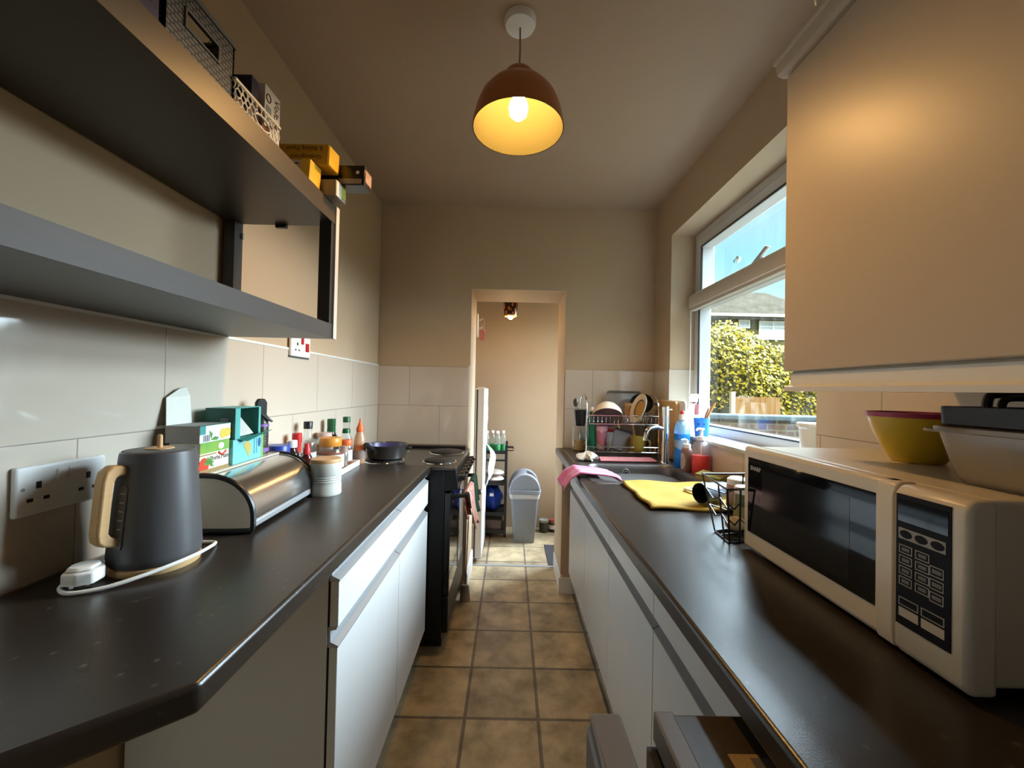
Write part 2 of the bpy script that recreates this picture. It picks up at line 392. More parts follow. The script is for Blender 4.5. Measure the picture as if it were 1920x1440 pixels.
MB().slab([3.02, 3.06, 3.62, 3.66], [.7, .74, 1.96, 2.0], {(1, 1)}, .84, .88, 'x').build('window_frame', paint_w, w3, smooth=False)
struct(MB().box(-1.0, YF+.376, 2.2, .9, YP+.1, 2.3).build('ceiling_pantry', paint_c, smooth=False))
struct(MB().prism([(.334, 0), (.334, .1), (.338, .112), (.352, .112), (.352, 0)], YF+.0, YF+.376, 'y').build('baseboard_right', paint_w, smooth=False))
struct(MB().box(.326, YF-.014, 0, .47, YF+.005, .10).build('trim_1', paint_w, bevel=.003))
struct(MB().prism([(-.258, 0), (-.258, .112), (-.250, .112), (-.246, .1), (-.246, 0)], YF+.0, YF+.376, 'y').build('baseboard_left', paint_w, smooth=False))
struct(MB().prism([(-.255, 0), (.335, 0), (.335, .003), (-.255, .003)], YF+.365, YF+.395, 'y').build('trim_2', alu, smooth=False))

# ------------------------------------------------------------------ window
win = struct(thing('window_1', 'x', 'x'))
del win['label']; del win['category']
upvc = M('white_upvc', (.56, .57, .57), .3, var=.015)
FX0, FX1 = 1.045, 1.115
fm = MB().slab([WY0, WY0+.055, WY1-.055, WY1], [WZ0, WZ0+.05, 1.745, 1.80, WZ1-.05, WZ1], {(1, 1), (1, 3)}, FX0, FX1, 'x')
fm.build('window_frame', upvc, win, bevel=.006)
cs = MB().slab([WY0+.05, WY0+.105, WY1-.105, WY1-.05], [1.79, 1.835, WZ1-.10, WZ1-.045], {(1, 1)}, FX0-.012, FX1-.01, 'x').build('casement', upvc, win, bevel=.006)
MB().slab([WY0+.098, WY0+.105, WY1-.105, WY1-.098], [1.828, 1.835, WZ1-.10, WZ1-.093], {(1, 1)}, FX0-.014, FX0-.006, 'x').build('gasket', black_pl, cs, smooth=False)
MB().slab([WY0+.05, WY0+.057, WY1-.062, WY1-.055], [WZ0+.045, WZ0+.052, 1.738, 1.748], {(1, 1)}, FX0-.003, FX0+.004, 'x').build('gasket', black_pl, win, smooth=False)
MB().box(1.104, WY0+.05, WZ0+.045, 1.107, WY1-.05, 1.75).build('pane', pane_m, win, smooth=False)
MB().box(1.098, WY0+.10, 1.83, 1.101, WY1-.10, WZ1-.095).build('pane', pane_m, win, smooth=False)
sill_m = M('glazed_sill_tile', (.48, .48, .46), .06, var=.02)
MB().box(XR-.012, WY0, WZ0-.012, FX0+.01, WY1-.005, WZ0+.004).build('window_sill', sill_m, win, bevel=.003)
h = MB().box(FX0-.03, 1.63, 1.812, FX0-.012, 1.70, 1.834); h.prism([(1.66, 1.818), (1.70, 1.818), (1.60, 1.866), (1.58, 1.858)], FX0-.042, FX0-.028, 'x')
h.build('handle', upvc, win, bevel=.003)

bl = thing('roller_blind', 'beige rolled-up blind across the middle bar of the kitchen window', 'blind', (1.02, 0, 1.745))
bl_m = M('blind_fabric', (.62, .575, .48), .8, var=.04, bump=.3, bscale=300)
MB().prism([(-.022, .004), (.022, .004), (.022, .075), (-.01, .082), (-.024, .06)], WY0+.008, WY1-.03, 'y').build('fabric_roll', bl_m, bl, bevel=.004)
MB().prism([(-.018, -.012), (.014, -.012), (.014, .006), (-.018, .006)], WY0+.012, WY1-.034, 'y').build('bottom_rail', M('blind_hem', (.50, .46, .38), .8, bump=.4, bscale=400), bl, bevel=.003)
MB().tube([(-.016, WY1-.045, -.01), (-.016, WY1-.047, -.15), (-.018, WY1-.05, -.36), (-.02, WY1-.053, -.60)], .0022, 6).build('pull_cord', white_pl, bl)
sk = thing('suction_hook', 'tiny clear suction hook stuck on the top window pane', 'hook', (1.094, 1.96, 1.93))
MB().lathe([(0, .004), (.012, .003), (.016, 0), (.006, .006), (0, .008)], n=16, M=Matrix.Rotation(-PI/2, 4, 'Y')).build('suction_cup', white_pl, sk)
MB().tube([(-.008, 0, 0), (-.014, 0, -.004), (-.016, 0, -.012), (-.012, 0, -.016)], .002, 6).build('hook', grey_dk, sk)

# ------------------------------------------------------------------ outside
grass = M('garden_ground', (.09, .08, .045), .9, var=.3, scale=3)
struct(MB().box(1.16, -6, -.25, 30, 40, -.2).build('ground', grass, smooth=False))
# hedge
hd = thing('hedge', 'tall bright yellow-green hedge in the garden outside the window', 'hedge', (6.6, 9.6, -.2))
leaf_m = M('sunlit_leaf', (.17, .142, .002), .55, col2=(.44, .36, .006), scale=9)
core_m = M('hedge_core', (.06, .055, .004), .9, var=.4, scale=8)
def hedge_top(x): return 3.0 + .05*math.sin(x*2.7+.4) + .04*math.sin(x*6.1) - .36*min(1, max(0, (x+1.30)/.5))
def hedge_face(x, z):  # y offset of front face
    return -1.0 + .12*math.sin(x*2.3+z*1.3) + .1*math.sin(z*3.1+x) + .25*(max(0, z-2.2))**2
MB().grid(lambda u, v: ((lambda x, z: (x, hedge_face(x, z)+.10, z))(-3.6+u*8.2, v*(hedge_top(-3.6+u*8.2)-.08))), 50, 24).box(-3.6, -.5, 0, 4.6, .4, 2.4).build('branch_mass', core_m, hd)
lf = MB()
for k in range(15000):
    x = random.uniform(-3.7, 4.7); z = random.uniform(.25, 1.0)**.7 * hedge_top(x) * random.choice((1, 1, 1, 1.02))
    y = hedge_face(x, z) + random.uniform(-.07, .16)
    if z > hedge_top(x)-.12: y += random.uniform(0, 1.0)
    sz = random.uniform(.035, .07); e = Euler((random.uniform(.1, 1.35), random.uniform(-.9, .9), random.uniform(-1.2, 1.2)))
    R = e.to_matrix().to_4x4(); R.translation = (x, y, z)
    lf.add([(-sz*.5, 0, 0), (0, -sz*.9, .008), (sz*.5, 0, 0), (0, sz*.9, .008)], [(0, 1, 2, 3)], R)
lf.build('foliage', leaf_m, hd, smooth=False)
# fence panel
fe = thing('garden_fence', 'short orange-brown wooden garden fence in front of the hedge', 'fence', (4.55, 8.05, -.2))
fw = M('fence_timber', (.22, .11, .025), .8, stretch=(20, 20, 1), scale=3, var=.25)
b = MB()
for k in range(9): b.box(-.05+k*.1, 0, 0, .045+k*.1, .02, 1.42+.01*(k % 2))
b.build('panel', fw, fe, smooth=False); MB().box(-.14, -.02, 0, -.06, .06, 1.52).build('post', M('fence_post', (.6, .5, .3), .8), fe, smooth=False)
MB().box(-.05, .02, 1.2, .9, .05, 1.27).build('rail', fw, fe, smooth=False)
# brick wall of a raised bed
bw = thing('garden_wall', 'low curved brick garden wall with blue-grey coping outside the window', 'wall', (3.6, 4.9, -.2))
gb = brick_mat('garden_brick', 'X', 'Z', .21, .075, .5, 0, 0, .012, (.07, .045, .032), (.09, .065, .05), (.12, .11, .085), .9, .6, 0, 12, .2, spec=.05)
def wallp(u, off):
    x = -1.6 + 3.9*u; return (x, -.22*math.cos((u-.4)*PI*1.2)+.1+off)
ws = MB()
def ribbon(mb, off0, off1, z0, z1, n=30):
    P = [wallp(i/n, off0) for i in range(n+1)]; Q = [wallp(i/n, off1) for i in range(n+1)]
    poly = P + Q[::-1]; mb.prism(poly, z0, z1, 'z')
ribbon(ws, 0, .22, 0, 1.16); ws.build('brickwork', gb, bw, smooth=False)
cp = MB(); ribbon(cp, -.04, .26, 1.16, 1.225); cp.build('coping', M('slate_coping', (.06, .085, .105), .7, spec=.1), bw, bevel=.015)
# house opposite
ho = thing('house', 'pale house with hipped roof and white windows beyond the hedge', 'house', (12.7, 21, -.2))
hw = M('cream_render', (.085, .078, .022), .9, var=.06, scale=3, spec=.02)
MB().box(-5.9, 0, 0, 3.8, 7, 5.52).build('walls', hw, ho, smooth=False)
rm = brick_mat('roof_tiles', 'X', 'Z', .3, .12, .5, 0, 0, .01, (.055, .047, .030), (.068, .058, .042), (.035, .028, .02), .9, .6, 0, 2, .25, spec=.02)
rf = MB().add([(-6.3, -.4, 5.5), (4.2, -.4, 5.5), (4.2, 7.4, 5.5), (-6.3, 7.4, 5.5), (1.3, 3.5, 7.7), (2.7, 3.5, 7.7)], [(0,1,5,4), (1,2,5), (2,3,4,5), (3,0,4), (0,3,2,1)])
rf.build('roof', rm, ho, smooth=False)
MB().box(-6.35, -.5, 5.47, 4.25, -.38, 5.61).build('gutter', white_pl, ho, smooth=False)
MB().box(-6.2, -.38, 5.36, 4.1, -.02, 5.46).build('soffit', M('soffit_grey', (.10, .095, .08), .7), ho, smooth=False)
def hwin(x, z, wd, ht, n):
    f = MB().slab([x-wd/2+ i*wd/n + d for i in range(n) for d in ((0, .07) if i else (0, .07))] + [x+wd/2-.07, x+wd/2] if False else
                  sorted(set(sum([[x-wd/2+i*wd/n, x-wd/2+i*wd/n+.07] for i in range(n)], []) + [x+wd/2-.07, x+wd/2])),
                  [z, z+.09, z+ht-.33, z+ht-.27, z+ht-.07, z+ht], {(1+2*i, j) for i in range(n) for j in (1, 3)}, -.06, 0, 'y').build('window', white_pl, ho, smooth=False)
    MB().box(x-wd/2+.04, -.03, z+.04, x+wd/2-.04, -.02, z+ht-.04).build('pane', M('house_glass', (.55, .58, .60), .25), f, smooth=False)
hwin(.90, 4.35, 1.40, .98, 2); hwin(-.57, 4.92, .60, .44, 1)

# ------------------------------------------------------------------ left worktop and base units
lw = MB().prism([(XL, .07), (-.366, .49), (-.366, 1.885), (XL, 1.885)], .872, WT).build('worktop', slate, bevel=.007, seg=3)
tag(lw, 'dark speckled worktop with an angled end, under the kettle', 'worktop')

def rail(y0, y1, z0, z1, x, side, parent):
    """aluminium gripping channel along y, side=+1 faces +x"""
    s = side
    prof = [(x-s*.022, z1), (x-s*.003, z1), (x-s*.003, z1-.005), (x-s*.017, z1-.008), (x-s*.016, z0+.012), (x+s*.001, z0+.004), (x+s*.001, z0), (x-s*.022, z0)]
    return MB().prism(prof, y0, y1, 'y').build('handle_rail', alu, parent, smooth=False)

def base_unit(name, label, y0, y1, x, xb, s, zdoor, zr0, zr1, ztop, toprail, cat='cabinet', endpanel=None, split=True):
    t = thing(name, label, cat, (0, 0, 0))
    t.location = (xb, (y0+y1)/2, 0); ox, oy = t.location.x, t.location.y
    def B(xa, ya, za, xc, yc, zc): return MB().box(min(xa, xc)-ox, ya-oy, za, max(xa, xc)-ox, yc-oy, zc)
    B(x-s*.022, y0, .13, xb, y1, .870).build('body', M('shadow_gap_grey', (.10, .095, .09), .6), t, smooth=False)
    g = .002
    B(x-s*.019, y0+g, zdoor, x, y1-g, zr0).build('door', white_door, t, bevel=.0012)
    B(x-s*.019, y0+g, zr1, x, y1-g, ztop).build('drawer', white_door, t, bevel=.0012)
    r = rail(y0+g-oy, y1-g-oy, zr0, zr1, x-ox, s, t)
    if toprail: rail(y0+g-oy, y1-g-oy, ztop, .871, x-ox, s, t)
    B(x-s*.075, y0, 0, x-s*.06, y1, .13).build('plinth', white_edge, t, smooth=False)
    if endpanel is not None:
        B(x-s*.0225, endpanel-.0012, .0, xb, endpanel+.015, .871).build('end_panel', white_door, t, smooth=False)
    return t
XD = -.371
base_unit('base_cabinet', 'white base cabinet with drawer and door at the near end of left-hand run', .90, 1.403, XD, XL+.006, 1, .155, .69, .735, .836, True, endpanel=.90)
base_unit('base_cabinet', 'white base cabinet with drawer and door right beside the black cooker', 1.403, 1.873, XD, XL+.006, 1, .155, .69, .735, .836, True)

# ------------------------------------------------------------------ right worktop and base units
XE = .29
SX0, SX1, SY0, SY1 = .345, .845, 1.592, 2.46
rw = MB().slab([XE, SX0, SX1, XR], [-.32, SY0, SY1, YF], {(1, 1)}, .872, WT).build('worktop', slate, bevel=.007, seg=3)
tag(rw, 'dark speckled worktop running from the microwave to the sink', 'worktop')
ys = [.55, 1.03, 1.49, 1.96, 2.455]
labs = ['white base cabinet directly behind the dark appliance', 'white base cabinet below the yellow cloth and wire basket',
        'white base cabinet under the near half of the sink', 'white base cabinet at the doorway end of the right-hand run']
for k in range(4):
    base_unit('base_cabinet', labs[k], ys[k], ys[k+1], .375, XR-.01, -1, .17, .667, .703, .868, False)

# sink
si = thing('kitchen_sink', 'stainless steel inset sink with drainer under the window', 'sink', (0, 0, WT))
def rrect(cx, cy, hx, hy, r, n=6):
    P = []
    for sx, sy, a0 in ((1, 1, 0), (-1, 1, PI/2), (-1, -1, PI), (1, -1, 1.5*PI)):
        for k in range(n+1):
            a = a0 + PI/2*k/n; P.append((cx+sx*(hx-r)+r*math.cos(a), cy+sy*(hy-r)+r*math.sin(a)))
    return P
def loft(mb, rings):
    n = len(rings[0][0]); vs = []; fs = []
    for P, z in rings: vs += [(x, y, z) for x, y in P]
    for k in range(len(rings)-1):
        for i in range(n): fs.append((k*n+i, k*n+(i+1) % n, (k+1)*n+(i+1) % n, (k+1)*n+i))
    return vs, fs
bx, by, bhx, bhy = .585, 1.80, .208, .19
outer = rrect((SX0+SX1)/2-.002, (SY0+SY1)/2, (SX1-SX0)/2+.012, (SY1-SY0)/2+.012, .03)
rings = [(rrect(bx, by, bhx, bhy, .06), .003), (rrect(bx, by, bhx-.004, bhy-.004, .06), -.004), (rrect(bx, by, bhx-.005, bhy-.005, .06), -.02), (rrect(bx, by, bhx-.011, bhy-.011, .06), -.12), (rrect(bx, by, bhx-.014, bhy-.014, .06), -.135), (rrect(bx, by, bhx-.05, bhy-.05, .05), -.155), (rrect(bx, by, .03, .03, .03), -.158)]
bowl = MB(); vs, fs = loft(bowl, rings); n = len(rings[0][0]); fs.append(tuple(range((len(rings)-1)*n, len(rings)*n))); bowl.add(vs, fs)
bowl.build('basin', steel, si, weld=True)
rimv = [(x, y, .003) for x, y in outer] + [(x, y, .003) for x, y in rings[0][0]] + [(x, y, -.0005) for x, y in rrect((SX0+SX1)/2-.002, (SY0+SY1)/2, (SX1-SX0)/2+.016, (SY1-SY0)/2+.016, .033)]
bmx = bmesh.new(); vv = [bmx.verts.new(v) for v in rimv]
e1 = [bmx.edges.new((vv[i], vv[(i+1) % n])) for i in range(n)]; e2 = [bmx.edges.new((vv[n+i], vv[n+(i+1) % n])) for i in range(n)]
bmesh.ops.triangle_fill(bmx, use_beauty=True, edges=e1+e2)
for i in range(n): bmx.faces.new((vv[i], vv[(i+1) % n], vv[2*n+(i+1) % n], vv[2*n+i]))
me = bpy.data.meshes.new('rim'); bmx.verts.index_update()
RV = [v.co[:] for v in bmx.verts]; RF = [tuple(v.index for v in f.verts) for f in bmx.faces]; bmx.free(); bpy.data.meshes.remove(me)
MB().add(RV, RF).build('rim', steel, si, smooth=False)
dr = MB()
for k in range(9): dr.box(.40+k*.05, 2.05, .003, .415+k*.05, 2.43, .006)
dr.build('drainer_ridges', steel, si, bevel=.002)
ov = MB().lathe([(0, .004), (.008, .004), (.018, .004), (.02, 0), (.02, -.004)], n=20, M=TR(.575, by+bhy-.006, -.035, PI/2))
ov.build('overflow_ring', chrome, si)
MB().lathe([(0, .0055), (.006, .0055), (.0065, .004)], n=12, M=TR(.575, by+bhy-.006, -.035, PI/2)).lathe([(.009, .005), (.0145, .005)], n=16, M=TR(.575, by+bhy-.006, -.035, PI/2)).build('overflow_hole', black_pl, si)

# tap
tp = thing('kitchen_tap', 'chrome mixer tap with angled spout behind the sink', 'tap', (.79, 2.045, WT+.003))
MB().lathe([(0, 0), (.024, 0), (.024, .01), (.019, .016), (.018, .215), (.0175, .222), (.0175, .285), (.014, .288), (0, .288)], n=24).build('column', chrome, tp)
MB().tube([(-.012, -.002, .175), (-.05, -.012, .183), (-.085, -.02, .178), (-.1, -.024, .165), (-.107, -.026, .145), (-.114, -.027, .115)], [.011, .0125, .0125, .0125, .0115, .0105], 12).build('spout', chrome, tp)
MB().box(.010, -.005, .268, .032, .005, .275).build('lever', chrome, tp, bevel=.003)

# ------------------------------------------------------------------ cooker
ck = thing('cooker', 'black freestanding electric cooker at the far left', 'cooker', (-.53, 2.19, 0))
ox, oy = -.53, 2.19
def CB(x0, y0, z0, x1, y1, z1): return MB().box(x0-ox, y0-oy, z0, x1-ox, y1-oy, z1)
CB(-.825, 1.893, .10, -.30, 2.50, .885).build('body', black_en, ck, bevel=.004)
CB(-.825, 2.0, .0, -.315, 2.49, .10).build('plinth', black_pl, ck, smooth=False)
CB(-.829, 1.889, .882, -.245, 2.504, .90).build('hob', M('hob_enamel', (.02, .018, .017), .25, coat=.3), ck, bevel=.005)
CB(-.79, 2.485, .90, -.27, 2.504, .915).build('rear_vent', black_pl, ck, bevel=.003)
cpn = MB().prism([(-.30-ox, .785), (-.236-ox, .795), (-.246-ox, .885), (-.30-ox, .89)], 1.895-oy, 2.498-oy, 'y').build('control_panel', black_en, ck, bevel=.004)
CB(-.30, 1.90, .30, -.270, 2.494, .778).build('oven_door', black_gl, ck, bevel=.004)
CB(-.30, 1.90, .125, -.272, 2.494, .292).build('lower_drawer', black_en, ck, bevel=.004)
hp_m = M('cast_iron', (.018, .016, .015), .5, var=.2)
for hx, hy, r in ((-.36, 2.33, .09), (-.35, 2.04, .075), (-.66, 2.33, .075), (-.63, 2.04, .09)):
    MB().lathe([(0, .012), (r*.3, .012), (r*.3+.004, .010), (r-.006, .012), (r, .008), (r, 0)], (hx-ox, hy-oy, .90), 36).build('hotplate', hp_m, ck)
    MB().lathe([(r+.001, .0), (r+.004, .004), (r+.010, .003), (r+.012, 0)], (hx-ox, hy-oy, .8995), 36).build('trim_ring', chrome, ck)
for k in range(6):
    y = 1.95 + k*.095
    kb = MB().lathe([(0, .034), (.017, .034), (.019, .03), (.021, .008), (.024, 0)], n=20).box(-.005, -.02, .025, .005, .02, .042)
    kk = MB().add(kb.v, kb.f, TR(-.243-ox, y-oy, .842, 0, math.radians(78), 0)); kk.build('knob', black_pl, ck, bevel=.001)
hl = MB().tube([(-.270-ox, 1.96-oy, .748), (-.205-ox, 1.965-oy, .752), (-.203-ox, 2.43-oy, .752), (-.270-ox, 2.435-oy, .748)], .011, 10)
hl.build('door_handle', black_pl, ck)

# tea towels on the oven handle
def towel(name, label, y0, y1, zlow_f, zlow_b, mat, xh=-.204, zh=.766, seed=0, flare=.0):
    t = thing(name, label, 'tea towel', (xh, (y0+y1)/2, zh)); oyy = (y0+y1)/2
    def fn(u, v):
        y = y0 + (y1-y0)*v + .012*math.sin(u*7+seed)*(.3+abs(u-.5))
        s = u*2-1
        fold = .010*math.sin(v*9+seed)*(abs(s)) + .006*math.sin(v*17+seed*2)*abs(s)
        if abs(s) < .12:
            a = s/.12*PI/2; x = .0155*math.sin(a); z = .0155*(math.cos(a)-1)
        else:
            side = 1 if s > 0 else -1; q = (abs(s)-.12)/.88
            low = zlow_f if side > 0 else zlow_b
            x = side*.0155 + fold*q*1.2 + (flare*q if side > 0 else .01*q); z = -.0155 - q*(zh-low-.0155) + .02*math.sin(v*3+seed)*q
        return (x, y-oyy, z)
    MB().grid(fn, 36, 22).build('cloth', mat, t, solid=.003)
    return t
def spotted(name, base, spot, scale=40, thr=.26, rough=.9):
    m = bpy.data.materials.new(name); m.use_nodes = True; N = m.node_tree.nodes; L = m.node_tree.links; b = N['Principled BSDF']
    tc = N.new('ShaderNodeTexCoord'); mp = N.new('ShaderNodeMapping'); mp.inputs['Scale'].default_value = (1, 1, .55); L.new(tc.outputs['Object'], mp.inputs[0])
    vo = N.new('ShaderNodeTexVoronoi'); vo.inputs['Scale'].default_value = scale; L.new(mp.outputs[0], vo.inputs['Vector'])
    cr = N.new('ShaderNodeMath'); cr.operation = 'LESS_THAN'; cr.inputs[1].default_value = thr; L.new(vo.outputs['Distance'], cr.inputs[0])
    mx = N.new('ShaderNodeMix'); mx.data_type = 'RGBA'; L.new(cr.outputs[0], mx.inputs[0]); mx.inputs[6].default_value = (*base, 1); mx.inputs[7].default_value = (*spot, 1)
    L.new(mx.outputs[2], b.inputs['Base Color']); b.inputs['Roughness'].default_value = rough
    return m
towel('tea_towel', 'pink tea towel with dark seed pattern hanging on the oven handle', 1.99, 2.20, .56, .60, spotted('seed_print', (.80, .42, .34), (.06, .03, .03), 38, .26), seed=1, flare=.02)
towel('tea_towel', 'dark green tea towel hanging behind the pink one', 2.23, 2.40, .60, .62, M('green_cloth', (.03, .09, .06), .9, var=.3), seed=4, flare=.015)

# frying pan
pn = thing('saucepan', 'dark shallow pan with purple-blue inside on the cooker hob', 'pan', (-.615, 2.035, .913))
ppro = [(0, .0), (.082, 0), (.092, .008), (.101, .066), (.104, .07), (.101, .0705), (.097, .064), (.088, .012), (0, .008)]
MB().lathe(ppro, n=40).build('pan_body', M('pan_outside', (.04, .035, .032), .3, coat=.3), pn)
MB().lathe([(.1005, .069), (.0965, .0625), (.0875, .0125), (0, .0085)], n=40).build('pan_lining', M('purple_enamel', (.06, .055, .17), .25, var=.1), pn)
MB().tube([(-.03, -.094, .056), (-.04, -.118, .062), (-.045, -.14, .074), (-.048, -.168, .086)], [.008, .012, .013, .013], 10).build('handle', black_pl, pn)
MB().box(.098, -.018, .048, .122, .018, .058).build('helper_handle', black_pl, pn, bevel=.004)

# ------------------------------------------------------------------ shelf unit on left wall
su = thing('wall_shelf', 'long dark open wall shelf unit above the left worktop', 'shelf', (XL, .4, 1.41))
ox, oy, oz = XL, .4, 1.41
dk = M('dark_wenge_laminate', (.038, .034, .03), .4, var=.15, stretch=(3, .6, 3), scale=20)
dk_front = M('dark_edge_band', (.045, .040, .036), .5, var=.15, stretch=(3, .6, 3), scale=20)
XS = -.525
def SB(x0, y0, z0, x1, y1, z1): return MB().box(x0-ox, y0-oy, z0-oz, x1-ox, y1-oy, z1-oz)
lo = SB(XL+.003, -.55, 1.408, XS, 1.19, 1.448).build('lower_shelf', dk, su, bevel=.001)
SB(XS, -.55, 1.407, XS+.002, 1.172, 1.449).build('front_edge', dk_front, lo, smooth=False)
up = SB(XL+.003, -.55, 1.742, XS, 1.19, 1.792).build('upper_shelf', dk, su, bevel=.001)
SB(XS, -.55, 1.741, XS+.003, 1.172, 1.794).build('front_edge', M('bronze_edge', (.075, .053, .03), .4, metal=.1, var=.08, stretch=(1, .3, 1)), up, smooth=False)
SB(XS-.034, 1.155, 1.447, XS, 1.19, 1.743).build('front_post', dk, su, smooth=False)
SB(XL+.003, 1.155, 1.447, XL+.034, 1.19, 1.743).build('rear_post', dk, su, smooth=False)
SB(XS-.004, 1.172, 1.407, XS+.006, 1.193, 1.794).build('end_strip', white_edge if False else M('pale_end_strip', (.62, .57, .50), .5), su, smooth=False)
SB(XL+.036, 1.18, 1.695, XL+.041, 1.186, 1.712).build('bracket_screw', alu, su, smooth=False)
SB(-.70, 1.178, 1.731, -.67, 1.19, 1.743).build('cam_fitting', black_pl, su, smooth=False)
ZS = 1.794

# ------------------------------------------------------------------ items on the top shelf
def carton(name, label, x0, y0, z0, x1, y1, z1, mat, cat='box', rot=0):
    cx, cy = (x0+x1)/2, (y0+y1)/2
    t = thing(name, label, cat, (cx, cy, z0), rot)
    MB().box(x0-cx, y0-cy, 0, x1-cx, y1-cy, z1-z0).build('carton', mat, t, bevel=.001)
    return t
navy = M('navy_card', (.022, .018, .06), .45)
nb = carton('packet', 'navy blue packet at the camera end of the top shelf', -.62, .44, ZS, -.54, .60, ZS+.09, navy)
s_ = MB()
s_.tube([(.041, .05, .03), (.041, .058, .045), (.041, .066, .038), (.041, .07, .055)], .003, 6)
s_.build('white_motif', white_pl, nb)

def woven(name, base, hole, su_, sv, rough=.6):
    m = bpy.data.materials.new(name); m.use_nodes = True; N = m.node_tree.nodes; L = m.node_tree.links; b = N['Principled BSDF']
    tc = N.new('ShaderNodeTexCoord'); br = N.new('ShaderNodeTexBrick'); sp = N.new('ShaderNodeSeparateXYZ'); cb = N.new('ShaderNodeCombineXYZ')
    ad = N.new('ShaderNodeMath'); ad.operation = 'ADD'
    L.new(tc.outputs['Object'], sp.inputs[0]); L.new(sp.outputs[0], ad.inputs[0]); L.new(sp.outputs[1], ad.inputs[1]); L.new(ad.outputs[0], cb.inputs[0]); L.new(sp.outputs[2], cb.inputs[1])
    L.new(cb.outputs[0], br.inputs['Vector']); br.inputs['Scale'].default_value = 1; br.inputs['Brick Width'].default_value = su_; br.inputs['Row Height'].default_value = sv
    br.inputs['Mortar Size'].default_value = .0016; br.inputs['Color1'].default_value = (*base, 1); br.inputs['Color2'].default_value = (*[c*.85 for c in base], 1); br.inputs['Mortar'].default_value = (*hole, 1)
    L.new(br.outputs['Color'], b.inputs['Base Color']); b.inputs['Roughness'].default_value = rough
    bp = N.new('ShaderNodeBump'); bp.inputs['Distance'].default_value = .003; bp.invert = True; L.new(br.outputs['Fac'], bp.inputs['Height']); L.new(bp.outputs[0], b.inputs['Normal'])
    return m
# grey woven basket
gbk = thing('storage_basket', 'grey woven plastic basket with a handle slot on the top shelf', 'basket', (-.64, .685, ZS))
gw = woven('grey_weave', (.15, .145, .125), (.02, .02, .018), .014, .0075)
hx, hy, H_ = .10, .077, .115
def basket_shell(mb, hx0, hy0, hx1, hy1, z0, z1, t):
    pass
bkt = MB()
# front wall (+x) with a hand slot, other three walls plain, floor
def wallgrid(mb, us, vs_, skip, a, b, axis): mb.slab(us, vs_, skip, a, b, axis)
wallgrid(bkt, [-hy, -.036, .034, hy], [0, .056, .082, H_], {(1, 1)}, hx-.004, hx, 'x')
bkt.box(-hx, -hy, 0, hx, -hy+.004, H_); bkt.box(-hx, hy-.004, 0, hx, hy, H_); bkt.box(-hx, -hy, 0, -hx+.004, hy, H_); bkt.box(-hx, -hy, 0, hx, hy, .004)
bkt.build('basket_body', gw, gbk, smooth=False)
MB().slab([-hx-.004, -hx+.006, hx-.006, hx+.004], [-hy-.004, -hy+.006, hy-.006, hy+.004], {(1, 1)}, H_-.002, H_+.006).build('rim', M('grey_rim', (.13, .125, .11), .5), gbk, bevel=.002)
MB().slab([-.040, -.036, .034, .038], [.052, .056, .082, .086], {(1, 1)}, hx-.001, hx+.003, 'x').build('slot_surround', M('grey_rim', (0, 0, 0)), gbk, bevel=.001)
MB().tube([(-.03, -.055, .028), (-.03, .055, .05)], .022, 12).build('contents', M('mixed_packets', (.30, .22, .17), .5, col2=(.04, .07, .06), scale=30), gbk)
# white nozzle bottle behind
nz = thing('squeezy_bottle', 'white bottle with a pointed nozzle behind the grey basket', 'bottle', (-.645, .857, ZS))
MB().lathe([(0, 0), (.024, 0), (.026, .01), (.026, .135), (.018, .152), (0, .153)], n=20).build('bottle_body', white_pl, nz)
MB().lathe([(.015, .152), (.016, .185), (.015, .20), (.004, .222), (0, .223)], n=16).build('nozzle', M('ivory_plastic', (.78, .70, .58), .4), nz)
n2 = carton('packet', 'navy carton standing behind the white lattice basket', -.645, .862-.024+.03, ZS, -.600, .862+.026+.005, ZS+.15, navy)
n2.location.y = .838+.045; n2.location.x = -.600
vb = carton('label_box', 'white carton with black lettering, behind the lattice basket', -.66, .93, ZS, -.60, .99, ZS+.165, M('white_card', (.80, .77, .70), .6))
vb.location.x = -.605; vb.location.y = .944
tx = MB().text('Volt.', .026, (.0305, .006, .155), (0, 0, -1), (0, 1, 0)); tx.build('lettering', M('ink', (.02, .02, .02), .6), vb)
MB().slab([-.026, -.006], [.085, .12], set(), .030, .0306, 'x').build('grey_patch', M('grey_print', (.25, .30, .34), .6), vb, smooth=False)
MB().tube([(.0306, -.017+.008*math.cos(a*PI/8), .138+.009*math.sin(a*PI/8)) for a in range(16)], .0012, 6, closed=True).build('ring_mark', MATS['ink'], vb)
# lattice basket
lb = thing('storage_basket', 'small white lattice basket with an oval handle hole on the top shelf', 'basket', (-.59, .832, ZS))
hx, hy, H_ = .055, .072, .055
lat = M('ivory_lattice', (.80, .72, .56), .45, var=.03)
l_ = MB()
random.seed(11)
def ringx(y, z, r, x): return [(x, y+r*math.cos(a*PI/6), z+r*1.15*math.sin(a*PI/6)) for a in range(12)]
for iy in range(10):
    for iz in range(4):
        y = -hy+.008+iy*.0145+(.006 if iz % 2 else 0); z = .008+iz*.0125
        if abs(y-.012) < .028 and 0 < iz < 3 and z < .04: continue
        if abs(y) > hy-.003: continue
        l_.tube(ringx(y, z, random.uniform(.0055, .0078), hx), .0013, 5, closed=True)
for ix in range(7):
    for iz in range(4):
        x = -hx+.01+ix*.0155; z = .008+iz*.0125
        l_.tube([(x+.007*math.cos(a*PI/6), -hy, z+.007*math.sin(a*PI/6)) for a in range(12)], .0013, 5, closed=True)
l_.tube([(hx, .012+.026*math.cos(a*PI/10), .026+.0125*math.sin(a*PI/10)) for a in range(20)], .0022, 6, closed=True)
l_.build('lattice_wall', lat, lb)
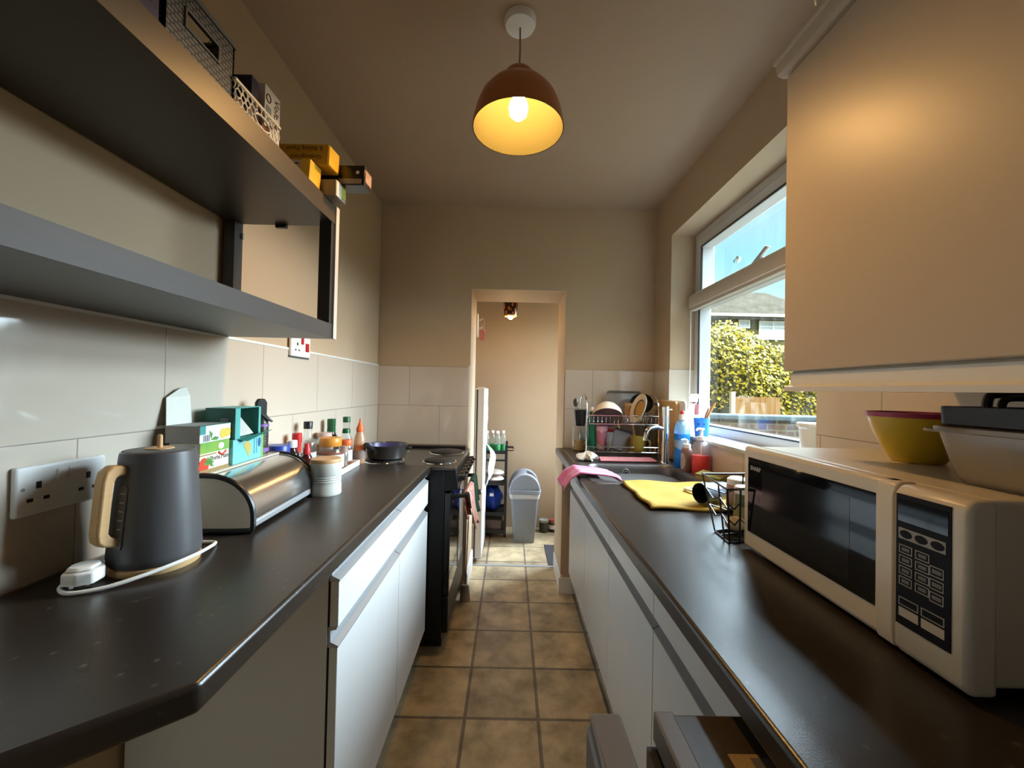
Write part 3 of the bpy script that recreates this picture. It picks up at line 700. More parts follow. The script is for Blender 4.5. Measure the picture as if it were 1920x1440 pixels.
MB().slab([-hx-.003, -hx+.003, hx-.003, hx+.003], [-hy-.003, -hy+.003, hy-.003, hy+.003], {(1, 1)}, H_-.003, H_+.003).slab([-hx-.001, -hx+.002, hx-.002, hx+.001], [-hy-.001, -hy+.002, hy-.002, hy+.001], {(1, 1)}, 0, .004).build('rim', lat, lb, bevel=.001)
MB().box(-hx+.004, -hy+.004, .0015, hx-.004, hy-.004, .003).build('basket_floor', lat, lb, smooth=False)
for k, (yy, cc) in enumerate(((-.045, (.28, .10, .06)), (-.005, (.45, .33, .25)), (.04, (.22, .04, .03)))):
    sj = thing('spice_sachet', ['brown sachet at the near end inside the lattice basket', 'beige sachet in the middle of the lattice basket', 'dark red sachet at the far end inside the lattice basket'][k], 'sachet', (-.585, .832+yy, ZS+.004))
    MB().box(-.035, -.015, 0, .04, .015, .036).build('sachet_pack', M('sachet%d' % k, cc, .5), sj, bevel=.004)
# baking paper boxes
yel = M('yellow_card', (.62, .36, .02), .5, var=.04)
yel_l = M('bright_yellow_card', (.85, .52, .02), .5)
yb = thing('baking_paper_box', 'long yellow greaseproof baking paper box, upper of the two', 'box', (-.50, 1.10, ZS+.067), (0, math.radians(2), math.radians(-4)))
MB().box(-.20, -.028, 0, 0, .028, .055).build('carton', yel, yb, bevel=.001)
MB().box(.0, -.026, .002, .002, .026, .053).build('end_flap', yel_l, yb, smooth=False)
ink_b = M('brown_ink', (.16, .08, .02), .6)
MB().text('Greaseproof', .017, (-.018, -.0285, .010+.016), (-1, 0, 0), (0, 0, -1)).text('& Baking Paper', .017, (-.015, -.0285, .030+.018), (-1, 0, 0), (0, 0, -1)).build('lettering', ink_b, yb)
mb_ = thing('baking_paper_box', 'white and yellow roll box reading 50m upside down, lower of the two', 'box', (-.535, 1.068, ZS+.004), (0, math.radians(3), math.radians(-3)))
MB().box(-.20, -.026, 0, 0, .026, .058).build('carton', M('pale_card', (.66, .58, .40), .55), mb_, bevel=.001)
MB().box(-.022, -.027, .0, .001, .027, .060).build('end_panel', yel_l, mb_, smooth=False)
MB().text('50m', .040, (-.028, -.0265, .050), (-1, 0, 0), (0, 0, -1)).build('lettering', M('ink', (0, 0, 0)), mb_)
bf = thing('foil_box', 'long black cling film box sticking out over the shelf end', 'box', (-.425, 1.160, ZS+.045), (0, math.radians(1), math.radians(-3)))
MB().box(-.26, -.026, 0, 0, .026, .056).build('carton', M('black_card', (.02, .018, .015), .3, coat=.4), bf, bevel=.001)
MB().box(-.075, -.0266, .004, -.008, -.026, .018).build('white_strip', M('grey_label', (.35, .32, .26), .5), bf, smooth=False)
MB().lathe([(0, 0), (.005, 0)], n=12, M=TR(-.02, -.0266, .036, PI/2)).build('round_mark', white_pl, bf)
MB().box(0, -.02, .012, .0008, .02, .046).build('end_label', M('pink_white_print', (.62, .40, .34), .5, col2=(.05, .03, .03), scale=60), bf, smooth=False)
wf2 = thing('film_box', 'white and green film box tucked under the black one', 'box', (-.49, 1.132, ZS), math.radians(-3))
MB().box(-.24, -.03, 0, 0, .028, .044).build('carton', M('grey_card', (.30, .27, .24), .55), wf2, bevel=.001)
MB().box(0, -.028, .001, .001, .0, .043).build('white_end', white_pl, wf2, smooth=False)
MB().box(0, .0, .008, .001, .026, .043).build('green_end', M('lime_card', (.42, .45, .06), .5), wf2, smooth=False)

# ------------------------------------------------------------------ sockets
def socket(name, label, x, y, z, w_, h_, twin, red=False):
    t = thing(name, label, 'socket', (x, y, z))
    d = .011
    MB().box(0, -w_/2, -h_/2, d, w_/2, h_/2).build('faceplate', white_pl, t, bevel=.004)
    cs_ = (-w_/4-.004, w_/4+.004) if twin else (-w_*.2,)
    for c in cs_:
        for q in ((c-.004, h_*.03, c+.004, h_*.17), (c-.017, -h_*.22, c-.008, -h_*.15), (c+.008, -h_*.22, c+.017, -h_*.15)):
            MB().box(d-.001, q[0], q[1], d+.0006, q[2], q[3]).build('pin_hole', black_pl, t, smooth=False)
    if twin:
        for sy in (-1, 1): MB().lathe([(0, .0), (.003, 0), (.003, .0006), (0, .0006)], n=10, M=TR(d, sy*w_*.43, h_*.05, 0, PI/2)).build('screw', alu, t, smooth=False)
    if red:
        MB().box(d-.001, -.002, h_*.12, d+.004, .012, h_*.46).build('switch', M('red_rocker', (.45, .01, .01), .4), t, bevel=.001)
        MB().box(d-.001, w_*.22, -h_*.2, d+.004, w_*.22+.022, h_*.2).build('switch', MATS['red_rocker'], t, bevel=.001)
        MB().box(0, -w_/2-.002, -h_/2-.004, .004, w_/2+.002, -h_/2).build('backing', grey_dk, t, smooth=False)
    else:
        for c in (-.014, .006): MB().box(d-.001, c, h_*.12, d+.003, c+.014, h_*.36).build('switch', white_pl, t, bevel=.001)
    return t
socket('double_socket', 'white double plug socket on the tiles behind the kettle', XL, .755, 1.077, .150, .086, True)
socket('cooker_switch', 'white cooker switch with red rockers on wall above the tiles', XL, 1.585, 1.42, .145, .082, False, True)

# ------------------------------------------------------------------ kettle
kt = thing('kettle', 'matt grey electric kettle with wooden handle on left worktop', 'kettle', (-.700, .812, WT), math.radians(0))
km = M('matt_grey', (.075, .075, .078), .42, var=.03)
MB().lathe([(0, .012), (.088, .012), (.094, .018), (.096, .03), (.0925, .07), (.078, .218), (.076, .224), (.072, .226), (.071, .223)], n=56).build('body', km, kt)
MB().lathe([(.0705, .2235), (.069, .226), (.06, .2275), (0, .2275)], n=48).build('lid', km, kt)
MB().lathe([(0, .2275), (.03, .2275), (.03, .2295), (0, .2295)], n=32).lathe([(0, .229), (.0058, .229), (.0058, .252), (.0045, .255), (0, .256)], n=14).build('lid_knob', oak, kt)
MB().lathe([(0, 0), (.092, 0), (.094, .004), (.094, .011), (.09, .013), (0, .013)], n=48).build('base', oak, kt)
# handle faces toward the wall and the viewer
ha = math.radians(253)
hd_ = Vector((math.cos(ha), math.sin(ha), 0)); hs_ = Vector((-math.sin(ha), math.cos(ha), 0))
prof_o = [(.058, .204), (.080, .207), (.092, .197), (.096, .180), (.102, .088), (.100, .073), (.092, .064), (.068, .056)]
prof_i = [(.068, .073), (.080, .079), (.084, .086), (.079, .174), (.075, .184), (.070, .188), (.058, .186)]
poly = prof_o + prof_i
hm = MB(); n = len(poly)
V = [tuple(hd_*r + hs_*o + Vector((0, 0, z))) for o in (-.013, .013) for r, z in poly]
hm.add(V, [tuple(range(n)), tuple(range(n, 2*n))[::-1]] + [(i, (i+1) % n, n+(i+1) % n, n+i) for i in range(n)])
hm.build('handle', oak, kt, bevel=.004, seg=2, smooth=True)
ga = math.radians(262); gd = Vector((math.cos(ga), math.sin(ga), 0)); gs = Vector((-math.sin(ga), math.cos(ga), 0))
gv = []
gp = [(-.009, .052), (.009, .052), (.011, .058), (.011, .16), (.008, .168), (-.008, .168), (-.011, .16), (-.011, .058)]
def kr(z): return .0925 + (.078-.0925)*(z-.07)/(.218-.07) if z > .07 else .0945
gm = MB().add([tuple(gd*(kr(z)+.0012) + gs*o + Vector((0, 0, z))) for o, z in gp] + [tuple(gd*(kr(z)-.003) + gs*o + Vector((0, 0, z))) for o, z in gp], [tuple(range(8)), tuple(range(8, 16))[::-1]] + [(i, (i+1) % 8, 8+(i+1) % 8, 8+i) for i in range(8)])
gm.build('water_gauge', M('gauge_window', (.13, .13, .135), .12), kt, smooth=False)
gt = MB()
for k in range(6):
    z = .072+k*.016; gt.add([tuple(gd*(kr(z)+.0018) + gs*o + Vector((0, 0, zz))) for o, zz in ((-.006, z), (.006, z), (.006, z+.002), (-.006, z+.002))], [(0, 1, 2, 3)])
gt.build('gauge_marks', M('pale_print', (.45, .45, .45), .5), kt, smooth=False)
MB().box(-.085-.028, -.062, .006, -.085+.01, -.034, .02, Rz(.15)).build('switch', M('dark_lever', (.06, .06, .06), .25), kt, bevel=.003)
for _c in kt.children:
    if _c.name.split('.')[0] != 'handle':
        for _v in _c.data.vertices: _v.co.x *= .765; _v.co.y *= .765
# cord and plug (part of kettle)
cord = [(.085, .045, .006), (.11, .088, .006), (.085, .105, .004), (.03, .06, .004)]
cord = [(.062, .10, .004), (.045, .128, .004), (.022, .118, .004)]
def bez(P, n=8):
    out = []
    P = [Vector(p) for p in P]
    for i in range(len(P)-1):
        p0 = P[max(i-1, 0)]; p1 = P[i]; p2 = P[i+1]; p3 = P[min(i+2, len(P)-1)]
        for k in range(n):
            t = k/n; out.append(.5*((2*p1)+(p2-p0)*t+(2*p0-5*p1+4*p2-p3)*t*t+(-p0+3*p1-3*p2+p3)*t**3))
    out.append(P[-1]); return out
MB().tube(bez([(.005, .098, .004), (.040, .100, .004), (.052, .088, .005), (.066, .050, .011), (.0755, .008, .016), (.069, -.036, .016), (.045, -.078, .011), (.010, -.112, .005), (-.030, -.132, .0042), (-.056, -.122, .008), (-.052, -.105, .016)]), .0036, 8).build('power_cord', white_pl, kt)
pg = MB(); pgp = [(-.022, -.02), (.0, -.027), (.022, -.02), (.026, .006), (.016, .024), (-.016, .024), (-.026, .006)]
pg.prism(pgp, .012, .034, M=TR(-.034, -.104, 0, 0, 0, .35)); pg.prism([(x*.8, y*.8) for x, y in pgp], .034, .041, M=TR(-.034, -.104, 0, 0, 0, .35))
plug = pg.build('plug', white_pl, kt, bevel=.004)
pp = MB()
for x, y in ((0, .01), (-.011, -.01), (.011, -.01)): pp.box(x-.003, y-.002, 0, x+.003, y+.002, .0125, TR(-.034, -.104, 0, 0, 0, .35))
pp.build('plug_pins', chrome, plug, smooth=False)
MB().tube([(-.055, -.02, .006), (-.085, -.05, .008), (-.10, -.075, .008)], .0055, 8).build('grey_flex', grey_dk, kt)

# ------------------------------------------------------------------ bread bin
bbr = math.radians(3.6)
hl_0 = 0
bb = thing('bread_bin', 'cream bread bin with chrome roll-top lid on left worktop', 'bread bin', (-.724, 1.145, WT), bbr)
hl_ = .178
bin_cream = M('bin_cream', (.90, .84, .72), .3, var=.02)
prof = [(-.10, .006), (-.10, .134), (-.092, .138), (-.012, .138), (.02, .134), (.052, .121), (.078, .098), (.094, .069), (.099, .042), (.099, .016), (.094, .006)]
MB().prism(prof, -hl_+.006, -hl_+.014, 'y').build('end_cap', bin_cream, bb, smooth=False)
MB().prism(prof, hl_-.014, hl_-.006, 'y').build('end_cap', bin_cream, bb, smooth=False)
MB().prism([(x*.985, z) for x, z in prof[:4]] + [(-.012, .006)], -hl_+.014, hl_-.014, 'y').build('box', bin_cream, bb, smooth=False)
lidp = [(-.012, .1365), (.02, .1325), (.0515, .1195), (.077, .097), (.0925, .069), (.0975, .042), (.0975, .03)]
lidi = [(x-.004, z-.002) for x, z in lidp[::-1]]
MB().prism(bez([(x, 0, z) for x, z in lidp], 3) and [(p.x, p.z) for p in bez([(x, 0, z) for x, z in lidp], 3)] + [(p.x, p.z) for p in bez([(x, 0, z) for x, z in lidi], 3)], -hl_+.012, hl_-.012, 'y').build('roll_lid', M('polished_steel', (.70, .69, .68), .24, metal=1, var=.04, stretch=(3, 60, 3), scale=8), bb, angle=60)
MB().box(.083, -hl_+.014, .010, .0985, hl_-.014, .028).build('front_lip', alu, bb, bevel=.004)
rimp = [(-.104, .0, .004)] + [(x, 0, z) for x, z in prof[1:]]
for sy in (-1, 1):
    pts = [(p[0], sy*(hl_-.006), p[2]) for p in bez([(x, 0, z) for x, z in prof[2:]] , 3)]
    pts = [(-.101, sy*(hl_-.006), .01), (-.101, sy*(hl_-.006), .130)] + pts + [(.05, sy*(hl_-.006), .005), (-.09, sy*(hl_-.006), .005)]
    MB().tube(pts, .0065, 8).build('rim_trim', black_pl, bb)
MB().box(-.098, -hl_+.014, .1365, -.008, hl_-.014, .142).build('top_board', M('bin_top', (.55, .52, .42), .2, coat=.3), bb, bevel=.001)
for x, y in ((-.085, -.15), (.08, -.15), (-.085, .15), (.08, .15)):
    MB().cyl((x, y, 0), .008, .007, 12).build('foot', black_pl, bb)

# tea boxes on the bread bin ------------------------------------------------
ZB = WT+.1425
XF = -.742
def facebox(name, label, y0, y1, z0, z1, depth, mat, xf=XF, rot=0, cat='tea box'):
    t = thing(name, label, cat, (xf-depth/2, (y0+y1)/2, z0), rot)
    d, hw_ = depth/2, (y1-y0)/2
    MB().box(-d, -hw_, 0, d, hw_, z1-z0).build('carton', mat, t, bevel=.001)
    return t, d, hw_
cream_c = M('cream_print', (.76, .72, .58), .5)
green_c = M('green_print', (.05, .30, .08), .45, col2=(.35, .48, .05), scale=20)
red_c = M('red_print', (.55, .05, .02), .45)
leaf_c = M('leaf_print', (.08, .26, .05), .5)
ink = MATS['ink']
yt, d, hw_ = facebox('tea_box', 'green and cream tea box lettered Yerba Mate on the bread bin', .965, 1.075, ZB, ZB+.072, .07, cream_c, rot=bbr)
MB().box(d, -hw_, .046, d+.0006, hw_, .072).build('green_band', green_c, yt, smooth=False)
MB().lathe([(0, 0), (.011, 0), (.011, .0004), (0, .0004)], n=24, M=TR(d+.0006, .022, .058, 0, PI/2), sx=.75).build('oval_mark', white_pl, yt, smooth=False)
MB().tube([(d+.0004, .012+.006*k, .043-.008*math.sin(PI*k/5)) for k in range(6)], .0028, 6).build('red_ribbon', red_c, yt)
MB().lathe([(0, 0), (.018, 0), (.018, .0004), (0, .0004)], n=24, M=TR(d, -.040, .016, 0, PI/2), sx=1.1).build('red_fruit', red_c, yt, smooth=False)
lfv = MB()
for k, a in enumerate((.2, .75, 1.3, 1.85, 2.4, 2.95, -.4)):
    c0 = Vector((d+.0006, -.022, .018)); dv = Vector((0, math.cos(a), math.sin(a))); sv = Vector((0, -math.sin(a), math.cos(a)))
    lfv.add([tuple(c0), tuple(c0+dv*.010+sv*.004), tuple(c0+dv*.021), tuple(c0+dv*.010-sv*.004)], [(0, 1, 2, 3)])
lfv.build('leaf_motif', leaf_c, yt, smooth=False)
MB().text('Yerba Mate', .0165, (d+.0003, -.016, .025), (0, 1, 0), (0, 0, 1), spacing=.9).build('lettering', ink, yt)
MB().box(d, -hw_, 0, d+.0005, hw_, .006).box(d, -hw_, .040, d+.0005, hw_*.1, .043).build('border', M('brown_print', (.30, .20, .08), .5), yt, smooth=False)
turq = M('turquoise_print', (.18, .52, .55), .45, var=.08, scale=15)
tt, d, hw_ = facebox('tea_box', 'turquoise herbal tea box with plant picture on the bread bin', 1.079, 1.225, ZB, ZB+.066, .07, turq, rot=bbr)
MB().prism([(.0, .010), (-.03, .05), (-.015, .055), (-.01, .06), (.004, .052), (.012, .035)], d, d+.0006, 'x').build('plant_picture', M('herb_print', (.35, .42, .06), .5, col2=(.62, .38, .16), scale=70), tt, smooth=False)
MB().lathe([(0, 0), (.014, 0), (.014, .0004), (0, .0004)], n=24, M=TR(d, .052, .046, 0, PI/2), sx=1, sy=.55).build('blue_emblem', M('blue_print', (.03, .10, .25), .5), tt, smooth=False)
tl = MB()
for k in range(2):
    for q in range(9): tl.box(d, .024+k*.012, .016+q*.005, d+.0004, .028+k*.012, .0195+q*.005)
tl.build('lettering', M('blue_print', (0, 0, 0)), tt, smooth=False)
MB().box(d, hw_-.01, 0, d+.0005, hw_, .066).build('green_edge', M('lime_print', (.20, .42, .10), .5), tt, smooth=False)
# lemon tea carton with raised lid
lt, d, hw_ = facebox('tea_box', 'open lemon tea box with raised pale flap, lying above Yerba Mate', .962, 1.078, ZB+.0725, ZB+.114, .078, M('grey_card_inside', (.36, .34, .32), .7), rot=bbr)
MB().box(d, -hw_, 0, d+.0006, hw_, .0415).build('front_print', M('white_print', (.74, .76, .74), .5), lt, smooth=False)
MB().box(d+.0006, -hw_, .020, d+.001, -hw_+.02, .0415).build('teal_corner', M('teal_print', (.05, .28, .26), .45), lt, smooth=False)
MB().lathe([(0, 0), (.013, 0), (.013, .0004), (0, .0004)], n=24, M=TR(d+.0008, .028, .016, 0, PI/2), sx=1).lathe([(0, 0), (.012, 0), (.012, .0004), (0, .0004)], n=24, M=TR(d+.0010, .046, .018, 0, PI/2), sx=1).build('lemon_picture', M('lemon_print', (.72, .52, .08), .5), lt, smooth=False)
MB().prism([(-.02, .004), (-.005, .012), (.012, .008), (.004, .002)], d+.0006, d+.0012, 'x').prism([(-.018, .006), (-.026, .028), (-.012, .02)], d+.0006, d+.0012, 'x').build('leaf_motif', leaf_c, lt, smooth=False)
bc = MB()
for k in range(6): bc.box(d+.0006, -.046+k*.004, .002, d+.001, -.0445+k*.004+.0008*(k % 2), .018)
bc.build('bar_lines', grey_dk, lt, smooth=False)
MB().box(d-.002, -hw_, .0405, d+.001, hw_, .0425).build('green_rim', M('dark_green_print', (.02, .12, .07), .45), lt, smooth=False)
fl = MB().add([(-d, -hw_+.002, .042), (-d, hw_-.03, .042), (-d-.012, hw_-.022, .112), (-d-.012, -hw_+.016, .108), (-d-.005, hw_-.045, .134), (-d-.005, -hw_+.048, .130)], [(0, 1, 2, 3), (3, 2, 4, 5)])
fl.build('lid_flap', M('pale_card_flap', (.66, .66, .58), .7), lt, solid=.0012, smooth=False)
# teal box, open side to the room
ob, d, hw_ = facebox('tea_box', 'open teal tea box lying on its side above the turquoise box', 1.081, 1.212, ZB+.0665, ZB+.152, .075, M('teal_print', (0, 0, 0)), rot=bbr+.03)
for c in list(ob.children): bpy.data.objects.remove(c)
shell = MB()
shell.box(-d, -hw_, 0, -d+.0015, hw_, .085)
shell.slab([-d, d], [-hw_, hw_], set(), 0, .0015, 'z'); shell.slab([-d, d], [-hw_, hw_], set(), .0835, .085, 'z')
shell.slab([-d, d], [0, .085], set(), hw_-.0015, hw_, 'y')
shell.box(d-.0015, -hw_, 0, d, -hw_+.024, .085); shell.box(d-.0015, hw_-.012, 0, d, hw_, .085)
shell.build('carton', M('teal_card', (.10, .42, .38), .45), ob, smooth=False)
sdp = MB().slab([-d, d], [0, .085], set(), -hw_-.0005, -hw_+.0012, 'y').build('side_panel', M('dark_green_card', (.012, .10, .075), .4), ob, smooth=False)
MB().box(d-.036, -hw_-.0012, .034, d-.016, -hw_-.0004, .058).build('grey_patch', M('grey_green_print', (.16, .20, .17), .5), sdp, smooth=False)
MB().box(-d+.0016, -hw_+.002, .002, -d+.003, hw_-.002, .082).build('inner_card', M('grey_inside', (.26, .24, .20), .8), ob, smooth=False)
MB().add([(d-.012, -hw_+.026, .004), (d-.02, -hw_+.028, .080), (d-.03, -hw_+.045, .081), (d-.012, hw_-.016, .006)], [(0, 1, 2, 3)]).build('inner_flap', M('silver_card', (.50, .48, .44), .6), ob, solid=.001, smooth=False)
MB().add([(d, -hw_+.012, 0), (d, hw_, 0), (d+.016, hw_+.04, .012), (d+.018, -hw_+.03, -.006)], [(0, 1, 2, 3)]).build('front_flap', M('dark_teal_card', (.02, .16, .13), .45), ob, solid=.001, smooth=False)

# sports bottle
fk = thing('drink_bottle', 'black textured drinks bottle with purple bands behind the tea boxes', 'bottle', (-.786, 1.275, ZB))
fr = .023
MB().lathe([(0, 0), (fr, 0), (fr, .004), (fr, .08), (fr*.95, .10), (fr*.9, .104), (0, .104)], n=28).build('bottle_body', M('black_bronze', (.035, .028, .02), .3, bump=.9, bscale=120), fk)
MB().lathe([(fr-.002, .006), (fr+.002, .007), (fr+.002, .018), (fr-.002, .019)], n=28).build('purple_band', M('purple_rubber', (.20, .09, .35), .5), fk)
MB().lathe([(fr-.002, .084), (fr+.002, .085), (fr+.001, .092), (fr-.002, .093)], n=28).build('purple_band', MATS['purple_rubber'], fk)
cpm = MB().lathe([(0, .100), (.021, .100), (.021, .115), (.017, .122), (0, .124)], n=24)
cpm.prism([(-.016, .11), (-.017, .16), (-.010, .172), (.010, .172), (.017, .16), (.016, .11)], -.007, .007, 'x', TR(0, 0, 0, 0, 0, -.6))
cpm.build('flip_lid', black_pl, fk, bevel=.004)
MB().tube([(.012, -.012, .122), (.022, -.006, .112), (.034, .006, .1)], [.005, .006, .003], 8).build('spout', grey_dk, fk)

# ------------------------------------------------------------------ bottles, jars by the tiles
def bottle(name, label, x, y, z, body, bmat, cap=None, cmat=None, lab=None, lmat=None, fill=None, fmat=None, cat='bottle', extra=None):
    t = thing(name, label, cat, (x, y, z))
    MB().lathe(body, n=28).build('glass' if bmat in (clear, clear_pl) else 'bottle_body', bmat, t)
    if fill: MB().lathe([(r*1.062 if r else 0, z) for r, z in fill], n=24).build('contents', fmat, t)
    if cap: MB().lathe(cap, n=24).build('cap', cmat, t)
    if lab: MB().lathe([(lab[0]+.0006, lab[1]), (lab[0]+.0006, lab[2])], n=28).build('paper_label', lmat, t)
    return t
def bprof(r, hs, hn, rn, sh=.35):
    return [(0, 0), (r*.94, 0), (r, .004), (r, hs), (r*.93, hs+(hn-hs)*.25), (r*.6, hs+(hn-hs)*.7), (rn, hs+(hn-hs)*1.0)]
lblw = M('paper_label', (.70, .68, .64), .6, col2=(.45, .44, .46), scale=90)
cap_g = M('green_cap', (.01, .09, .03), .35)
dkb = M('dark_brown_glass', (.012, .006, .004), .08)
bottle('sauce_bottle', 'dark sauce bottle with tall green neck against the left tiles', -.796, 1.805, WT, bprof(.034, .112, .155, .0165) + [(.016, .205), (0, .205)], dkb,
       [(.0172, .154), (.0178, .156), (.0165, .178), (.0175, .18), (.018, .21), (.016, .212), (0, .212)], cap_g, (.0342, .02, .078), lblw)
bottle('oil_bottle', 'clear bottle with green cap and green neck band beside the dark sauce', -.758, 1.878, WT, bprof(.030, .10, .15, .0155) + [(.015, .205)], clear,
       [(.0165, .192), (.0165, .215), (.015, .217), (0, .217)], cap_g, (.0298, .02, .07), lblw)
MB().lathe([(.0185, .142), (.0168, .158), (.0162, .162)], n=24).build('neck_band', cap_g, bpy.data.objects['oil_bottle'])
org = M('orange_plastic', (.72, .14, .03), .4)
bottle('sauce_bottle', 'clear squeezy bottle of orange sauce with orange pointed cap', -.705, 1.905, WT, [(0, 0), (.024, 0), (.0265, .004), (.0275, .05), (.026, .10), (.024, .12), (.017, .14), (.0145, .148)], thin('hazy_plastic', (.90, .72, .55), .55, .2, (.72, .48, .30)),
       [(.0165, .146), (.0175, .162), (.013, .172), (.006, .19), (.003, .208), (0, .209)], org, (.0276, .022, .062), M('dark_label', (.16, .10, .08), .5, col2=(.35, .25, .2), scale=120), [(0, .002), (.0235, .003), (.0262, .05), (.025, .085), (0, .086)], M('orange_sauce', (.72, .22, .06), .4))
bottle('bottle', 'clear round-shouldered bottle with black screw cap behind the jars', -.79, 1.585, WT, bprof(.031, .13, .165, .0145) + [(.0145, .20)], clear,
       [(.016, .190), (.0165, .216), (.015, .218), (0, .218)], black_pl, (.0312, .03, .10), M('printed_label', (.72, .70, .66), .5, col2=(.2, .2, .22), scale=110))
bottle('bottle', 'small bottle with bright red sealed neck behind the brown bottle', -.795, 1.515, WT, bprof(.024, .075, .11, .013), clear,
       [(.0145, .108), (.014, .13), (.017, .15), (.0165, .178), (.014, .18), (0, .18)], M('red_seal', (.50, .02, .02), .4))
bottle('sauce_bottle', 'small dark red sauce bottle with red top behind the canister', -.735, 1.47, WT, bprof(.0185, .095, .118, .010), M('dark_red_glass', (.05, .006, .006), .1),
       [(.0125, .11), (.0125, .13), (.009, .136), (.0085, .148), (0, .149)], M('red_seal', (0, 0, 0)))
bottle('medicine_bottle', 'short brown bottle with white cap and pale label', -.765, 1.425, WT, bprof(.024, .115, .138, .014), M('amber_glass', (.025, .012, .006), .1),
       [(.0165, .140), (.017, .163), (.015, .165), (0, .165)], white_pl, (.0242, .035, .10), M('blue_white_label', (.74, .76, .80), .5, col2=(.2, .28, .5), scale=50))
bottle('jar', 'jar with bright blue lid behind the bread bin', -.785, 1.375, WT, [(0, 0), (.036, 0), (.038, .004), (.038, .12), (.034, .126)], M('brown_board', (.30, .22, .12), .6),
       [(.036, .124), (.036, .152), (.034, .155), (0, .155)], M('blue_lid', (.02, .05, .30), .35), cat='jar')
bottle('jar', 'wide glass jar with orange lid and white label behind the canister', -.742, 1.68, WT+.018, [(0, 0), (.05, 0), (.053, .006), (.053, .062), (.049, .08), (.04, .094)], clear,
       [(.041, .092), (.043, .095), (.043, .124), (.041, .127), (0, .127)], M('orange_lid', (.62, .25, .03), .4), (.0532, .006, .06), lblw, [(0, .003), (.05, .004), (.05, .07), (0, .071)], M('brown_sauce', (.20, .07, .03), .4), cat='jar')
bottle('jar', 'small spice jar with red-orange lid on the tray end', -.725, 1.80, WT+.018, [(0, 0), (.024, 0), (.025, .003), (.025, .07), (.022, .08)], clear,
       [(.0245, .079), (.025, .081), (.025, .10), (.0235, .103), (0, .103)], org, (.0251, .012, .06), lblw, [(0, .002), (.023, .003), (.023, .06), (0, .061)], M('paprika', (.30, .06, .03), .6), cat='jar')
bottle('jar', 'slim clear spice jar standing at the front of the tray', -.70, 1.715, WT+.018, [(0, 0), (.015, 0), (.016, .003), (.016, .06), (.013, .066)], clear,
       [(.016, .065), (.0165, .088), (0, .089)], M('translucent_cap', (.40, .28, .22), .3), None, None, [(0, .002), (.0145, .003), (.0145, .05), (0, .051)], M('spice_grey', (.22, .16, .13), .7), cat='jar')
bottle('jar', 'clear glass jar with pink salt near the tiles behind the orange lid', -.797, 1.742, WT, [(0, 0), (.034, 0), (.036, .004), (.036, .12), (.03, .135), (.028, .145)], clear,
       [(.030, .140), (.031, .158), (0, .159)], M('rosy_cap', (.55, .42, .36), .3), None, None, [(0, .002), (.034, .003), (.034, .11), (0, .112)], M('pink_salt', (.52, .32, .26), .6), cat='jar')
tr_ = thing('serving_tray', 'narrow wooden tray with white edge under the spice jars', 'tray', (-.755, 1.70, WT), math.radians(3))
MB().box(-.075, -.145, 0, .075, .145, .017).build('tray_board', bamboo, tr_, bevel=.002)
MB().slab([-.08, -.074, .074, .08], [-.15, -.144, .144, .15], {(1, 1)}, .0, .024).build('edge', white_pl, tr_, bevel=.002)
cn = thing('canister', 'pale grey ribbed storage canister with wooden lid on left worktop', 'canister', (-.611, 1.352, WT))
cp_ = [(0, 0), (.0525, 0), (.054, .003), (.0535, .008), (.053, .035)]
for k in range(4): cp_ += [(.0515, .042+k*.007), (.053, .0455+k*.007)]
cp_ += [(.0525, .10), (.0515, .1055), (.049, .1055)]
MB().lathe([(r*.93, z) for r, z in cp_], n=48).build('tin', M('pale_grey_tin', (.50, .50, .46), .35, var=.03), cn)
MB().lathe([(r*.93, z) for r, z in [(0, .1), (.0495, .1), (.0505, .108), (.0505, .116), (.049, .118), (0, .118)]], n=40).build('lid', M('cork_lid', (.52, .30, .14), .55, var=.08, scale=20), cn)

# ------------------------------------------------------------------ pendant lamp
pd = thing('pendant_lamp', 'copper-brown dome pendant lamp hanging lit from the ceiling', 'lamp', (.006, 1.25, ZC))
MB().lathe([(0, 0), (.05, 0), (.05, -.012), (.045, -.022), (.012, -.026), (0, -.026)], n=36).build('ceiling_rose', white_pl, pd)
MB().tube([(0, 0, -.026), (.001, 0, -.09), (0, 0, -.155)], .003, 8).build('cord', M('tan_flex', (.28, .22, .15), .7), pd)
MB().lathe([(0, -.148), (.008, -.15), (.011, -.166), (0, -.168)], n=16).box(-.016, -.002, -.152, -.006, .002, -.142).build('cord_grip', cream_pl, pd)
dz = -.163
shp = [(.0, dz), (.026, dz-.001), (.042, dz-.008), (.050, dz-.020), (.0525, dz-.036), (.054, dz-.044), (.070, dz-.049), (.094, dz-.064), (.117, dz-.092), (.132, dz-.128), (.1405, dz-.165), (.142, dz-.184)]
MB().lathe(shp, n=56).build('shade', M('copper_lacquer', (.50, .20, .07), .35, metal=.35, var=.05), pd)
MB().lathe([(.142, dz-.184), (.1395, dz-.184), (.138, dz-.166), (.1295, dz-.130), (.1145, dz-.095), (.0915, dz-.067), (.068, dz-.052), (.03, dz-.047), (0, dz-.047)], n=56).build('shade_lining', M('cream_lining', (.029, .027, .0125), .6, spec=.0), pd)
MB().cyl((0, 0, dz-.075), .018, .04, 20).build('lamp_holder', white_pl, pd)
